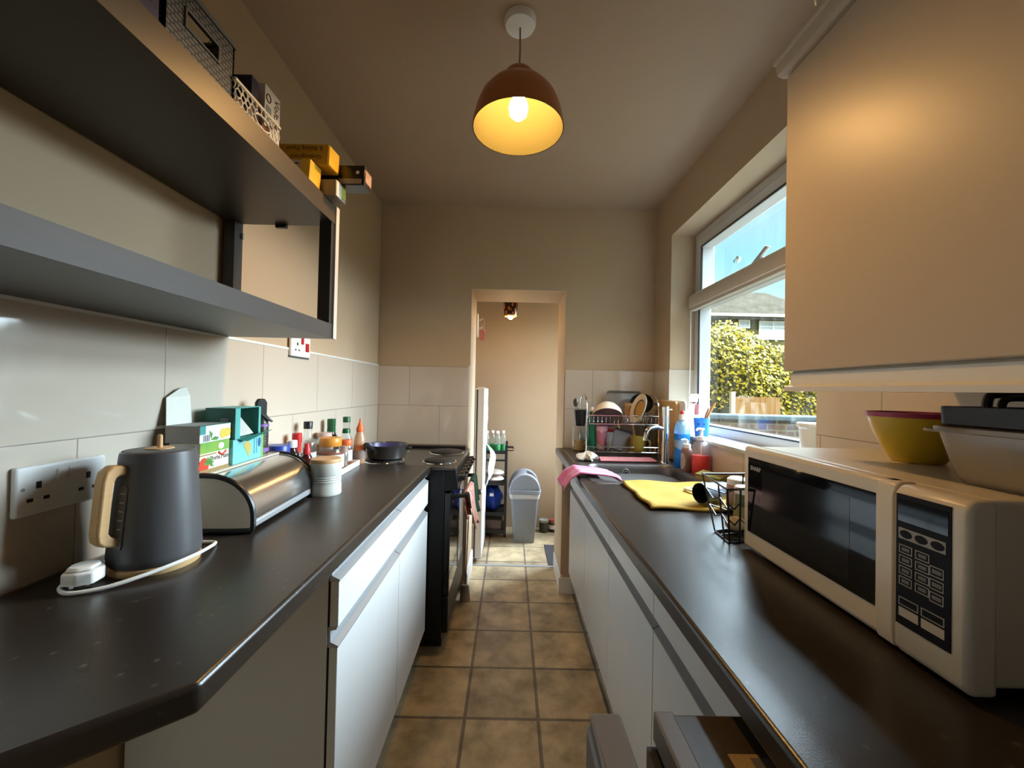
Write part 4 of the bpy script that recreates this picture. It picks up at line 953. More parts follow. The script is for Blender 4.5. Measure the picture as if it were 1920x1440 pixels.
def emit_mat(name, col, s, vis):
    m = bpy.data.materials.new(name); m.use_nodes = True; b = m.node_tree.nodes['Principled BSDF']
    tc = m.node_tree.nodes.new('ShaderNodeTexCoord'); lw_ = m.node_tree.nodes.new('ShaderNodeTexNoise'); lw_.inputs['Scale'].default_value = 3
    m.node_tree.links.new(tc.outputs['Object'], lw_.inputs['Vector'])
    mr = m.node_tree.nodes.new('ShaderNodeMapRange'); mr.inputs[3].default_value = s*.95; mr.inputs[4].default_value = s*1.05
    m.node_tree.links.new(lw_.outputs[0], mr.inputs[0]); m.node_tree.links.new(mr.outputs[0], b.inputs['Emission Strength'])
    b.inputs['Emission Color'].default_value = (*col, 1); b.inputs['Base Color'].default_value = (1, 1, 1, 1)
    return m
MB().lathe([(.012, dz-.072), (.016, dz-.082), (.026, dz-.1), (.030, dz-.118), (.026, dz-.138), (.014, dz-.15), (0, dz-.152)], n=28).build('bulb', emit_mat('bulb_glow', (1, .55, .18), 235, 1), pd)

# ------------------------------------------------------------------ upper cabinet
uc = thing('wall_cabinet', 'white wall cabinet above the microwave catching the lamp glow', 'cabinet', (XR, .3, 1.32))
ox, oy, oz = XR, .3, 1.32
def UB(x0, y0, z0, x1, y1, z1): return MB().box(x0-ox, y0-oy, z0-oz, x1-ox, y1-oy, z1-oz)
UB(.592, -.31, 1.322, XR-.002, .838, 1.943).build('body', white_door, uc, smooth=False)
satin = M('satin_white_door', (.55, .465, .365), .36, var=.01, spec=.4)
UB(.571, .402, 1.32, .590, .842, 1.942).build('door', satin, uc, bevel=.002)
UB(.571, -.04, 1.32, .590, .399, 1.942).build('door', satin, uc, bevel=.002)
MB().prism([(.585-ox, 1.32-oz), (.578-ox, 1.315-oz), (.579-ox, 1.292-oz), (.566-ox, 1.288-oz), (.566-ox, 1.279-oz), (.60-ox, 1.279-oz), (.60-ox, 1.32-oz)], -.31-oy, .832-oy, 'y').build('light_rail', white_pl, uc, smooth=False)
MB().prism([(.60-ox, 1.944-oz), (.564-ox, 1.944-oz), (.554-ox, 1.949-oz), (.549-ox, 1.968-oz), (.544-ox, 1.972-oz), (.544-ox, 1.978-oz), (.60-ox, 1.978-oz)], -.31-oy, .848-oy, 'y').build('cornice', M('cream_cornice', (.50, .43, .34), .4), uc, smooth=False)
ct = thing('clear_tub', 'clear plastic tub on top of the wall cabinet near the ceiling', 'tub', (.60, .735, 1.978))
MB().lathe([(0, 0), (.035, 0), (.04, .05), (.041, .05), (.036, -.0)], n=24).build('tub_wall', clear_pl, ct)
MB().lathe([(.040, .048), (.043, .049), (.043, .052), (.040, .053)], n=24).build('gold_rim', M('gold_rim', (.75, .6, .3), .25, metal=1), ct)

# ------------------------------------------------------------------ microwave
mw = thing('microwave', 'cream white microwave oven on the right-hand worktop', 'microwave', (.713, .717, WT))
mw.scale = (1, .95, 1)
ox, oy, oz = .74, .755, WT
ivory = M('ivory_plastic_case', (.66, .61, .52), .3, var=.02)
def WB(x0, y0, z0, x1, y1, z1): return MB().box(x0-ox, y0-oy, z0-oz, x1-ox, y1-oy, z1-oz)
WB(.612, .512, .922, .885, 1.0, 1.149).build('case', ivory, mw, bevel=.006, seg=3)
dfr = WB(.583, .612, .916, .612, 1.006, 1.150).build('door_frame', ivory, mw, bevel=.008, seg=3)
MB().prism([(.612-ox, .916-oz), (.582-ox, .916-oz), (.578-ox, .94-oz), (.578-ox, 1.13-oz), (.582-ox, 1.146-oz), (.59-ox, 1.150-oz), (.612-ox, 1.150-oz)], .607-oy, .638-oy, 'y').build('door_grip', ivory, dfr, bevel=.003)
WB(.5815, .638, .957, .585, .984, 1.126).build('door_glass', black_gl, dfr, smooth=False)
WB(.5812, .69, .968, .5820, .93, 1.106).build('window_mesh', M('window_mesh_grey', (.012, .012, .013), .1), dfr, smooth=False)
MB().text('SHARP', .0135, (.5812-ox, .975-oy, 1.099-oz), (0, -1, 0), (0, 0, 1)).build('lettering', M('silver_ink', (.5, .5, .5), .4), dfr)
cpl = MB().prism([(.612-ox, .916-oz), (.58-ox, .916-oz), (.574-ox, .928-oz), (.574-ox, 1.138-oz), (.582-ox, 1.149-oz), (.612-ox, 1.150-oz)], .504-oy, .603-oy, 'y').build('control_surround', ivory, mw, bevel=.007, seg=3)
WB(.5728, .523, .958, .5745, .597, 1.137).build('control_panel', M('panel_navy', (.007, .0075, .010), .5, spec=.15), cpl, smooth=False)
WB(.5722, .526, 1.10, .5732, .594, 1.13).build('display', black_gl, cpl, smooth=False)
pr = M('panel_grey_print', (.30, .30, .30), .5)
fx = .5722
def outline(mb, y0, y1, z0, z1, t=.0012):
    mb.slab([y0-oy, y0+t-oy, y1-t-oy, y1-oy], [z0-oz, z0+t-oz, z1-t-oz, z1-oz], {(1, 1)}, fx-ox, fx+.0008-ox, 'x')
bt = MB(); lbm = MB()
WB(fx+.0002, .529, 1.076, fx+.0009, .593, 1.091).build('button_strip', pr, cpl, smooth=False)
pill = MB()
for k in range(3):
    yc = .582-k*.0215
    pill.lathe([(0, .0), (.0068, 0), (.0068, .0005), (0, .0005)], n=20, M=TR(fx+.0003-ox, yc-oy, 1.0835-oz, 0, -PI/2), sx=.8, sy=1.3)
pill.build('button', M('panel_navy', (0, 0, 0)), cpl, smooth=False)
for col in range(2):
    for row in range(4):
        y1 = .592-col*.0235; z1 = 1.068-row*.0145; outline(bt, y1-.019, y1, z1-.0115, z1)
        lbm.slab([y1-.015-oy, y1-.004-oy], [z1-.008-oz, z1-.0035-oz], set(), fx+.0002-ox, fx+.0007-ox, 'x')
for row in range(3):
    z1 = 1.056-row*.0165; outline(bt, .531, .549, z1-.013, z1); lbm.slab([.534-oy, .546-oy], [z1-.009-oz, z1-.004-oz], set(), fx+.0002-ox, fx+.0007-ox, 'x')
outline(bt, .564, .592, .985, .996); outline(bt, .530, .560, .985, .996)
bt.build('button_outlines', pr, cpl, smooth=False)
lbm.build('button_print', M('dim_print', (.14, .14, .14), .5), cpl, smooth=False)
WB(fx+.0002, .564, .970, fx+.0009, .592, .982).build('button', M('beige_button', (.45, .42, .36), .5), cpl, smooth=False)
WB(fx+.0002, .530, .970, fx+.0009, .560, .982).build('button', M('beige_button', (0, 0, 0)), cpl, smooth=False)
WB(.5745, .522, .935, .5752, .598, .953).build('push_panel', M('ivory_dark', (.56, .52, .44), .4), cpl, bevel=.001)
sd = MB()
for k in range(5): sd.box(.70-ox+k*.03, .5085-oy, .94-oz, .712-ox+k*.03, .513-oy, 1.13-oz)
sd.build('side_ribs', ivory, mw, bevel=.002)
for x in (.63, .86):
    for y in (.54, .97): MB().cyl((x-ox, y-oy, 0), .012, .014, 14).build('foot', black_pl, mw)

ZM = 1.1495
bo = thing('mixing_bowl', 'yellow mixing bowl lined in magenta standing on the microwave', 'bowl', (.778, .768, ZM))
MB().lathe([(r*.80, z) for r, z in [(0, 0), (.045, 0), (.05, .004), (.068, .03), (.084, .062), (.090, .082), (.0935, .082), (.0935, .0845), (.09, .0845)]], n=48).build('bowl_body', M('yellow_plastic', (.62, .43, .03), .35, var=.03), bo)
MB().lathe([(r*.80, z) for r, z in [(.0885, .0842), (.095, .0845), (.0955, .093), (.092, .0935), (.084, .062), (.066, .03), (.04, .008), (0, .007)]], n=48).build('bowl_lining', M('magenta_plastic', (.35, .03, .09), .35), bo)
tb = thing('food_container', 'clear rectangular plastic food container on the microwave near corner', 'container', (.742, .508, ZM))
def tubring(hx, hy, r, z): return (rrect(0, 0, hx, hy, r), z)
def loftbuild(rings, name, mat, parent, cap0=True, cap1=False, **k):
    mb = MB(); vs, fs = loft(mb, rings); n = len(rings[0][0])
    if cap0: fs.append(tuple(range(n))[::-1])
    if cap1: fs.append(tuple(range((len(rings)-1)*n, len(rings)*n)))
    mb.add(vs, fs); return mb.build(name, mat, parent, weld=True, **k)
frost = thin('frosted_plastic', (.85, .78, .68), .5, .2, (.62, .53, .42))
loftbuild([tubring(.085, .085, .02, .0), tubring(.092, .092, .022, .012), tubring(.106, .102, .024, .072), tubring(.110, .106, .024, .074), tubring(.1105, .1065, .024, .080), tubring(.107, .103, .024, .081), tubring(.103, .099, .024, .07), tubring(.09, .09, .022, .014), tubring(.083, .083, .02, .004)], 'tub_wall', frost, tb, True, True)
MB().prism([(-.112, .06), (-.128, .06), (-.135, .075), (-.128, .09), (-.112, .09)], .0735, .0775, 'z').build('rim_tab', clear_pl, tb, bevel=.001)
bt2 = thing('griddle_pan', 'black shallow tray with looped handle resting on the plastic container', 'tray', (.742, .520, ZM+.0815))
loftbuild([tubring(.1, .075, .012, .0), tubring(.105, .08, .012, .003), tubring(.106, .081, .012, .028), tubring(.104, .079, .012, .029), tubring(.1, .075, .012, .006)], 'tray_body', black_pl, bt2, True, True)
hp = bez([(-.060, .055, .026), (-.057, .055, .042), (-.045, .055, .047), (.012, .055, .047), (.024, .055, .042), (.028, .055, .026)], 5)
MB().tube(hp, .0055, 8).build('handle', black_pl, bt2)
MB().tube(bez([(-.070, .030, .027), (-.066, .030, .038), (-.052, .030, .042), (-.02, .03, .040), (-.005, .030, .027)], 5), .0045, 8).build('handle', black_pl, bt2)

# ------------------------------------------------------------------ dark appliance and its door, lower right
ap = thing('undercounter_fridge', 'dark undercounter fridge with label on top and ajar door, at lower right', 'appliance', (.49, .215, 0))
ox, oy = .49, .215
def AB(x0, y0, z0, x1, y1, z1): return MB().box(x0-ox, y0-oy, z0, x1-ox, y1-oy, z1)
brn = M('dark_brown_metal', (.030, .022, .015), .35, var=.1)
AB(.215, -.10, .02, .79, .53, .835).build('body', brn, ap, smooth=False)
AB(.206, -.11, .83, .80, .534, .85).build('top_panel', M('dark_top', (.045, .032, .02), .35, var=.1), ap, bevel=.004)
AB(.196, -.11, .815, .222, .535, .853).build('front_trim', M('taupe_trim', (.13, .115, .105), .4), ap, bevel=.003)
AB(.187, -.10, .05, .2, .53, .81).build('gasket', black_pl, ap, smooth=False)
st = AB(.262, .30, .8502, .298, .475, .851).build('label_sticker', M('kraft_sticker', (.42, .30, .13), .6, col2=(.30, .20, .08), scale=200), ap, smooth=False)
AB(.285, .30, .8505, .315, .47, .8513).build('label_sticker', M('grey_sticker', (.12, .115, .11), .6), ap, smooth=False)
AB(.108, -.12, .06, .15, .535, .838).build('door', M('door_grey', (.10, .10, .10), .4), ap, bevel=.008)
AB(.112, -.12, .838, .152, .53, .853).build('door_cap', M('taupe_trim', (0, 0, 0)), ap, bevel=.004)
MB().text('A++', .05, (.1075-ox, .50-oy, .70), (0, -1, 0), (0, 0, 1)).build('lettering', M('silver_ink', (0, 0, 0)), ap) if False else None
dt = MB()
for k in range(3): dt.slab([.36-oy, .47-k*.02-oy], [.66+k*.03, .675+k*.03], set(), .1072-ox, .1082-ox, 'x')
dt.build('door_print', M('silver_ink', (0, 0, 0)), ap, smooth=False)

# ------------------------------------------------------------------ wire basket and neighbours
wb = thing('wire_basket', 'black wire fruit basket between the yellow cloth and the microwave', 'basket', (.60, 1.06, WT))
RT = [(.522, .962), (.578, .978), (.71, 1.015), (.735, 1.165), (.552, 1.150)]
RB = [(.533, .970), (.578, .985), (.665, 1.02), (.670, 1.10), (.541, 1.055)]
ZT = .132
def L2(P, z): return [(x-.60, y-1.06, z) for x, y in P]
wm = MB()
def lerp(a, b, t): return tuple(a[i]+(b[i]-a[i])*t for i in range(len(a)))
def dense(P, m):
    out = []
    for i in range(len(P)):
        for k in range(m): out.append(lerp(P[i], P[(i+1) % len(P)], k/m))
    return out
wr_ = .0022
tp_, bt_ = dense(RT, 3), dense(RB, 3)
wm.tube(L2(RT, ZT), .003, 8, closed=True); wm.tube(L2(RB, .0025), wr_, 6, closed=True)
for i in range(len(tp_)):
    a = (tp_[i][0]-.6, tp_[i][1]-1.06, ZT); b2 = (bt_[i][0]-.6, bt_[i][1]-1.06, .0025)
    if i % 2 == 0: wm.tube([a, b2], wr_, 6)
    for lv in (.25, .55):
        j = (i+1) % len(tp_)
        pa = lerp(a, b2, lv + (.12 if i % 2 else 0)); c1 = (tp_[j][0]-.6, tp_[j][1]-1.06, ZT); d1 = (bt_[j][0]-.6, bt_[j][1]-1.06, .0025)
        wm.tube([pa, lerp(c1, d1, lv + (0 if i % 2 else .12))], wr_*.9, 5)
for k in range(4):
    t_ = (k+.5)/4; p = lerp(RB[0], RB[4], t_); q = lerp(RB[1], RB[2], t_) if k < 2 else lerp(RB[2], RB[3], t_)
    wm.tube([(p[0]-.6, p[1]-1.06, .0025), (q[0]-.6, q[1]-1.06, .0025)], wr_, 5)
wm.build('wire_frame', M('black_wire', (.015, .013, .012), .3, metal=.4), wb)
bottle('jar', 'glass jar of green herbs with white lid inside the wire basket', .632, 1.075, WT+.005, [(0, 0), (.026, 0), (.028, .004), (.028, .085), (.024, .094)], M('green_glass', (.10, .12, .04), .12), [(.0265, .092), (.027, .095), (.027, .108), (.025, .11), (0, .11)], white_pl, (.0282, .02, .06), M('olive_label', (.22, .22, .08), .5), cat='jar')
po_ = thing('potato', 'small potato lying at the bottom of the wire basket', 'potato', (.592, 1.05, WT+.005))
MB().sphere((0, 0, .019), .026, .02, .019).build('potato_skin', M('potato_skin', (.52, .38, .20), .7, var=.15), po_)
bottle('jar', 'pinkish brown pot with white top behind the wire basket', .70, 1.235, WT+.011, [(0, 0), (.028, 0), (.03, .004), (.03, .07), (.027, .075)], M('dusky_pink', (.34, .20, .17), .4), [(.028, .074), (.028, .09), (.02, .096), (0, .097)], white_pl, cat='pot')

# ------------------------------------------------------------------ cloths on right worktop
yc = thing('yellow_cloth', 'yellow woven tea towel spread on the right worktop', 'tea towel', (.61, 1.42, WT))
cor = [(.437, 1.235), (.80, 1.225), (.80, 1.60), (.445, 1.585)]
def ycl(u, v):
    a = lerp(cor[0], cor[1], u); b_ = lerp(cor[3], cor[2], u); p = lerp(a, b_, v)
    ed = min(u, 1-u, v, 1-v)
    z = .005 + .0022*math.sin(u*11+v*5) + .0018*math.sin(v*17-u*6) + (.004 if ed < .06 else 0) - (.003 if ed < .02 else 0)
    if v > .8 and u < .35: z += .010*(v-.8)*5*(.35-u)*2
    return (p[0]-.61 + .004*math.sin(v*13), p[1]-1.42 + .005*math.sin(u*9), z)
MB().grid(ycl, 40, 40).build('cloth', M('yellow_cotton', (.36, .23, .025), .9, var=.12, scale=200, bump=.5, bscale=500), yc, solid=.006)
pk = thing('dish_cloth', 'bright pink cloth draped over the worktop edge by the sink', 'cloth', (.33, 1.78, WT))
pth = [(.232, .845), (.262, .895), (.30, .921), (.345, .920), (.40, .918), (.44, .914), (.475, .895)]
def pcl(u, v):
    k = u*(len(pth)-1); i = min(int(k), len(pth)-2); x, z = lerp(pth[i], pth[i+1], k-i)
    y = 1.665 + .17*v + .05*(1-u)*.8 - .03*u
    bump_ = .006*math.sin(v*8+u*3)*(0.4+abs(u-.5)) + .004*math.sin(v*15)
    z2 = z + max(bump_, -.001 if .25 < u < .8 else -.01)
    if u > .8: z2 -= .012*v*0
    return (x-.33 + .012*math.sin(v*4)*(1-u), y-1.78, z2-WT+.004)
MB().grid(pcl, 30, 20).build('cloth', M('pink_microfibre', (.72, .17, .36), .9, var=.08, scale=80, bump=.5, bscale=400, sheen=.4), pk, solid=.004)
pm = thing('sponge_cloth', 'flat pink sponge cloth laid across the sink ledge', 'cloth', (.605, 2.105, WT+.0065))
MB().prism([(-.145, -.062), (.145, -.062), (.16, .055), (-.125, .055)], 0, .006, M=TR(0, 0, 0, 0, 0, .04)).build('cloth', M('pink_sponge', (.66, .25, .27), .95, var=.08, scale=150, bump=.4, bscale=300), pm, bevel=.002)
wc = thing('crumpled_cloth', 'crumpled white cloth at the corner of the sink drainer', 'cloth', (.40, 2.07, WT+.003))
cw = MB().sphere((0, 0, .018), .045, .035, .02, n=28, m=16)
cw.v = [(x*(1+.35*math.sin(z*210+x*80)), y*(1+.3*math.sin(x*130)), max(0, z*(1+.35*math.sin(x*120+y*150)))) for x, y, z in cw.v]
cw.build('cloth', M('cream_cloth', (.76, .70, .60), .9), wc)

pe = thing('vegetable_peeler', 'lime and white vegetable peeler lying on the yellow cloth', 'peeler', (.665, 1.44, WT+.013), .5)
MB().tube(bez([(-.02, -.02, .004), (.02, -.026, .004), (.045, -.005, .004), (.045, .01, .004), (.02, .028, .004), (-.02, .022, .004)], 4), .0045, 8).build('handle', M('lime_plastic', (.50, .55, .06), .4), pe)
MB().box(-.032, -.022, .001, -.018, .024, .009).build('blade_holder', white_pl, pe, bevel=.002)
gl = thing('tumbler', 'grey-blue tumbler lying on its side with dark mouth on the yellow cloth', 'cup', (.66, 1.30, WT+.045), (0, math.radians(90), math.radians(25)))
tb_ = MB().lathe([(.031, -.06), (.033, -.058), (.028, .05), (.026, .055), (0, .056)], n=28); tb_.build('cup_wall', M('smoky_blue', (.20, .25, .32), .2), gl)
MB().lathe([(.0312, -.06), (.0265, .048), (0, .05)], n=28).build('cup_lining', black_pl, gl)

# ------------------------------------------------------------------ washing-up things
wu = thing('washing_up_bottle', 'clear blue washing-up liquid bottle beside the tap', 'bottle', (.832, 1.945, WT), .2)
def ell(prof, name, mat, par, sx=1, sy=.62, n=28): return MB().lathe(prof, n=n, sx=sx, sy=sy).build(name, mat, par)
ell([(0, 0), (.036, 0), (.04, .006), (.041, .06), (.036, .10), (.040, .14), (.040, .185), (.030, .215), (.015, .232)], 'bottle_body', thin('blue_clear', (.55, .82, .97), .25, .05, (.45, .75, .92)), wu)
ell([(0, .001), (.0365, .0), (.0405, .006), (.0415, .06), (.0365, .10), (.0405, .14), (.0405, .165), (0, .166)], 'liquid', M('blue_liquid', (.01, .10, .45), .2, col2=(.01, .22, .62)), wu)
MB().lathe([(.017, .230), (.018, .24), (.016, .258), (0, .259)], n=20).build('cap', white_pl, wu)
MB().lathe([(0, .257), (.010, .257), (.010, .270), (.007, .275), (0, .276)], n=16).build('nozzle', M('red_nozzle', (.5, .02, .02), .4), wu)
MB().lathe([(.0405, .05), (.0365, .10), (.0405, .135)], n=28, sx=1, sy=.63).build('paper_label', M('navy_label', (.05, .10, .28), .4, col2=(.40, .55, .65), scale=30), wu)
sp1 = thing('soap_dispenser', 'clear pump bottle of red hand soap by the window sill', 'bottle', (.856, 1.80, WT))
ell([(0, 0), (.036, 0), (.039, .004), (.039, .12), (.03, .14), (.016, .148), (.015, .155)], 'bottle_body', thin('soap_clear', (.93, .90, .90), .1), sp1, 1, .7)
ell([(0, .001), (.0365, 0), (.0396, .004), (.0396, .085), (0, .086)], 'soap', M('red_soap', (.75, .06, .06), .3), sp1, 1, .7)
MB().lathe([(.018, .152), (.018, .168), (.008, .170), (.006, .196), (.013, .198), (.013, .206), (0, .207)], n=18).tube([(0, 0, .202), (-.022, -.012, .204), (-.03, -.016, .196)], .0045, 8).build('pump', white_pl, sp1)
MB().tube([(0, 0, .15), (.002, 0, .02)], .003, 8).build('dip_tube', white_pl, sp1)
sp2 = thing('soap_dispenser', 'small brown pump bottle with oval label in front of the red soap', 'bottle', (.812, 1.845, WT))
ell([(0, 0), (.024, 0), (.026, .004), (.026, .095), (.02, .108), (.012, .112)], 'bottle_body', M('brown_bottle', (.22, .13, .11), .2), sp2, 1, .8)
MB().lathe([(.0165, .110), (.0165, .128), (.006, .13), (.005, .145), (0, .146)], n=16).tube([(0, 0, .146), (-.012, -.004, .150), (-.03, -.008, .147)], .004, 8).build('pump', white_pl, sp2)
MB().grid(lambda u, v: (.0263*math.cos(PI*1.13+(u-.5)*1.3), .8*.0263*math.sin(PI*1.13+(u-.5)*1.3), .052+(v-.5)*.075*math.sqrt(max(.02, 1-(2*u-1)**2))), 12, 6).build('paper_label', M('floral_label', (.60, .55, .48), .5, col2=(.22, .16, .14), scale=120), sp2)
sg = thing('scrubbing_sponge', 'green and yellow scouring sponge leaning below the red soap', 'sponge', (.838, 1.66, WT), (0, math.radians(-14), math.radians(24)))
MB().box(-.025, -.06, .002, .025, .06, .024).build('foam', M('yellow_foam', (.50, .38, .08), .95, bump=.6, bscale=300), sg, bevel=.004)
MB().box(-.026, -.061, .024, .026, .061, .031).build('scourer', M('olive_scourer', (.20, .17, .04), .95, bump=.8, bscale=400), sg, bevel=.002)
dc = thing('dark_cloth', 'dark brown folded cloth lying behind the yellow towel', 'cloth', (.80, 1.70-.02, WT))
MB().grid(lambda u, v: (-.06+.10*u, -.09+.16*v, .012+.006*math.sin(u*9+v*4)+.005*math.sin(v*12)), 14, 14).build('cloth', M('brown_cloth', (.06, .035, .03), .85), dc, solid=.014)
dc.location = (.835, 1.50+.0, WT)
# boards
cb1 = thing('chopping_board', 'wooden chopping board standing against the wall behind the tap', 'board', (.872, 2.275, WT+.004), (0, math.radians(2.5), 0))
MB().prism([(y, z) for y, z in rrect(0, .155, .145, .155, .02)], -.009, .009, 'x').build('board', bamboo, cb1, bevel=.002)
cb2 = thing('chopping_board', 'white plastic chopping board behind the wooden one', 'board', (.8965, 2.235, WT+.003), (0, math.radians(.4), 0))
MB().prism([(y, z) for y, z in rrect(0, .158, .175, .158, .02)], -.004, .004, 'x').build('board', white_pl, cb2, bevel=.001)
# sill things
ZSI = WZ0+.0045
sy_ = thing('spray_bottle', 'white spray bottle with dark red neck on the window sill', 'bottle', (.965, 2.12, ZSI), .3)
ell([(0, 0), (.036, 0), (.038, .004), (.038, .10), (.034, .125), (.016, .15), (.013, .165)], 'bottle_body', white_pl, sy_)
MB().box(-.014, -.016, .165, .014, .016, .190).tube([(-.03, 0, .196), (.03, 0, .196), (.04, 0, .188)], [.010, .012, .006], 10).build('trigger_head', white_pl, sy_, bevel=.003)
MB().lathe([(.014, .158), (.0135, .185), (0, .186)], n=14).prism([(-.012, .10), (.012, .10), (.01, .155), (-.01, .155)], -.0255, -.022, 'y').build('red_neck', M('dark_red_plastic', (.22, .04, .04), .4), sy_)
MB().box(-.02, -.0252, .02, .02, -.0235, .07).build('paper_label', lblw, sy_, smooth=False)
bcup = thing('blue_beaker', 'blue plastic beaker with a smiling face on the window sill', 'beaker', (.945, 1.985, ZSI))
MB().lathe([(0, 0), (.028, 0), (.03, .003), (.037, .09), (.035, .09), (.027, .004)], n=32).build('beaker_wall', M('bright_blue', (.03, .22, .75), .4), bcup)
fc = MB()
def onc(a, z, e=.0007): r = .03+.007*z/.09+e; return (r*math.cos(a), r*math.sin(a), z)
for a in (3.85, 4.55): fc.lathe([(0, 0), (.0045, 0), (.0045, .001), (0, .001)], n=12, M=Matrix.Translation(onc(a, .062, -.0004)) @ Euler((0, PI/2, a), 'XYZ').to_matrix().to_4x4() if False else TR(*onc(a, .062, -.0003), 0, PI/2, 0) if False else Matrix.Translation(onc(a, .062, -.0003)) @ Rz(a) @ Matrix.Rotation(PI/2, 4, 'Y'))
fc.tube([onc(3.8+.8*k/8, .038-.010*math.sin(PI*k/8)) for k in range(9)], .0014, 6)
fc.build('face', M('navy_print', (.02, .03, .18), .5), bcup)
db = thing('dish_brush', 'wooden-handled brush standing in the blue beaker', 'brush', (.945, 1.985, ZSI+.003))
MB().tube([(-.012, 0, .003), (.02, -.012, .09), (.053, -.02, .165)], [.005, .006, .007], 10).build('handle', M('brush_wood', (.42, .20, .06), .5), db)
MB().tube([(.012, .012, .0), (.022, .006, .10), (.034, -.0, .135)], .004, 8).build('second_handle', M('brush_red', (.30, .10, .05), .5), db)
pt = thing('sill_pot', 'white pot with upside-down script lettering at the near end of the sill', 'pot', (.985, 1.285, ZSI))
MB().lathe([(0, 0), (.044, 0), (.046, .003), (.051, .105), (.058, .112), (.0585, .122), (.056, .124), (.047, .108), (.042, .006), (0, .006)], n=40).build('pot_wall', M('white_ceramic', (.76, .78, .78), .3), pt)
MB().text('Sweet', .05, (.022, -.0462, .045), (-1, -.0, 0), (0, 0, -1), spacing=.9).build('lettering', M('grey_script', (.18, .18, .18), .6), pt)
pr_ = MB()
for k in range(16):
    a = 2*PI*k/16; pr_.sphere((.0555*math.cos(a), .0555*math.sin(a), .1135), .004, n=8, m=6)
pr_.build('beaded_rim', MATS['white_ceramic'], pt)

# ------------------------------------------------------------------ dish rack and crockery
rk = thing('dish_rack', 'two-tier chrome wire dish rack standing on the drainer', 'dish rack', (.62, 2.32, WT+.006))
RX0, RX1, RY0, RY1 = -.19, .20, -.10, .135
wr1 = .0028
fm_ = MB()
for z in (.022, .05): fm_.tube([(RX0, RY0, z), (RX1, RY0, z), (RX1, RY1, z), (RX0, RY1, z)], wr1, 6, closed=True)
for z in (.175, .222): fm_.tube([(RX0+.0, RY0+.01, z), (RX1, RY0+.01, z), (RX1, RY1, z), (RX0, RY1, z)], wr1, 6, closed=True)
fm_.build('frame_rails', chrome, rk)
sg_ = MB()
for x in (RX0-.004, RX1+.004):
    for y in (RY0+.012, RY1-.012): sg_.tube([(x, y, 0), (x, y, .25)], .0035, 8)
    sg_.tube([(x, RY0+.012, .25)] + [(x, .0175-.1055*math.cos(PI*k/10), .25+.09*math.sin(PI*k/10)) for k in range(1, 10)] + [(x, RY1-.012, .25)], .0035, 8)
sg_.build('side_hoops', chrome, rk)
for nm, z0, z1, nn in (('lower_prongs', .022, .050, 15), ('upper_prongs', .175, .215, 17)):
    pw = MB()
    for k in range(nn):
        x = RX0+.012+(RX1-RX0-.024)*k/(nn-1)
        pw.tube([(x, RY0+.01, z1), (x, RY0+.02, z0), (x, RY1-.005, z0), (x, RY1, z1)], .0018, 5)
        if nm == 'upper_prongs' and k > 8: pw.tube([(x, .03, z0), (x+.006, .03, z0+.05)], .0016, 5)
    pw.build(nm, chrome, rk)
RZ = WT+.006
ch = thing('cutlery_holder', 'black plastic cutlery pot hung on the left side of the dish rack', 'holder', (.402, 2.31, RZ+.155))
MB().lathe([(0, 0), (.026, 0), (.029, .003), (.036, .085), (.038, .09), (.036, .092), (.033, .086), (.026, .005), (0, .005)], n=24).box(.033, -.008, .07, .042, .008, .098).build('pot', black_pl, ch, smooth=True)
spn = thing('spoon', 'dark metal spoon standing in the black cutlery pot', 'spoon', (.402, 2.31, RZ+.16))
MB().tube([(.004, 0, .0), (-.014, 0, .09), (-.02, 0, .105)], [.003, .003, .004], 8).sphere((-.028, -.002, .128), .014, .005, .026, M=None).build('spoon_body', M('dark_steel', (.12, .12, .12), .25, metal=.9), spn)
bottle('jar', 'tall glass jar with amber contents at the far left of the drainer', .415, 2.42, RZ, [(0, 0), (.036, 0), (.038, .004), (.038, .135), (.034, .14)], clear, None, None, None, None, [(0, .003), (.035, .004), (.035, .06), (0, .061)], M('amber_fill', (.42, .24, .06), .5, col2=(.60, .42, .2), scale=60), cat='jar')
bottle('bottle', 'green bottle with white cap standing in the lower rack', .474, 2.33, RZ+.024, [(0, 0), (.022, 0), (.024, .004), (.024, .17), (.02, .185), (.015, .19), (.015, .215), (.013, .217), (0, .217)], M('green_plastic', (.01, .17, .08), .3), [(.0165, .214), (.0165, .225), (.006, .238), (0, .239)], white_pl)
bottle('cup', 'pink floral beaker standing in the lower rack', .528, 2.32, RZ+.024, [(0, 0), (.026, 0), (.028, .003), (.034, .135), (.032, .135), (.026, .005), (0, .005)], spotted('pink_floral', (.60, .22, .30), (.75, .60, .55), 45, .35, .4), cat='cup')
MB().lathe([(.0335, .105), (.0342, .105), (.0346, .128), (.034, .128)], n=28).build('pale_band', M('pale_pink', (.72, .45, .52), .4), bpy.data.objects['cup'])
rb = thing('red_lid_box', 'small white container with red lid between beaker and grey dish', 'container', (.585, 2.375, RZ+.024))
MB().box(-.022, -.02, 0, .022, .02, .095).build('box', white_pl, rb, bevel=.003); MB().box(-.024, -.022, .095, .024, .022, .112).build('lid', M('red_lid', (.50, .03, .02), .4), rb, bevel=.003)
mbw = thing('serving_bowl', 'cream bowl drying upside down on the upper rack', 'bowl', (.545, 2.255, RZ+.205), tuple(Vector((-.12, -.62, -.72)).to_track_quat('Z', 'Y').to_euler()))
MB().lathe([(0, -.088), (.03, -.088), (.058, -.074), (.078, -.045), (.088, -.004), (.09, 0), (.087, 0), (.076, -.043), (.056, -.07), (0, -.082)], n=44).build('bowl_wall', M('cream_bowl', (.72, .60, .44), .25), mbw)
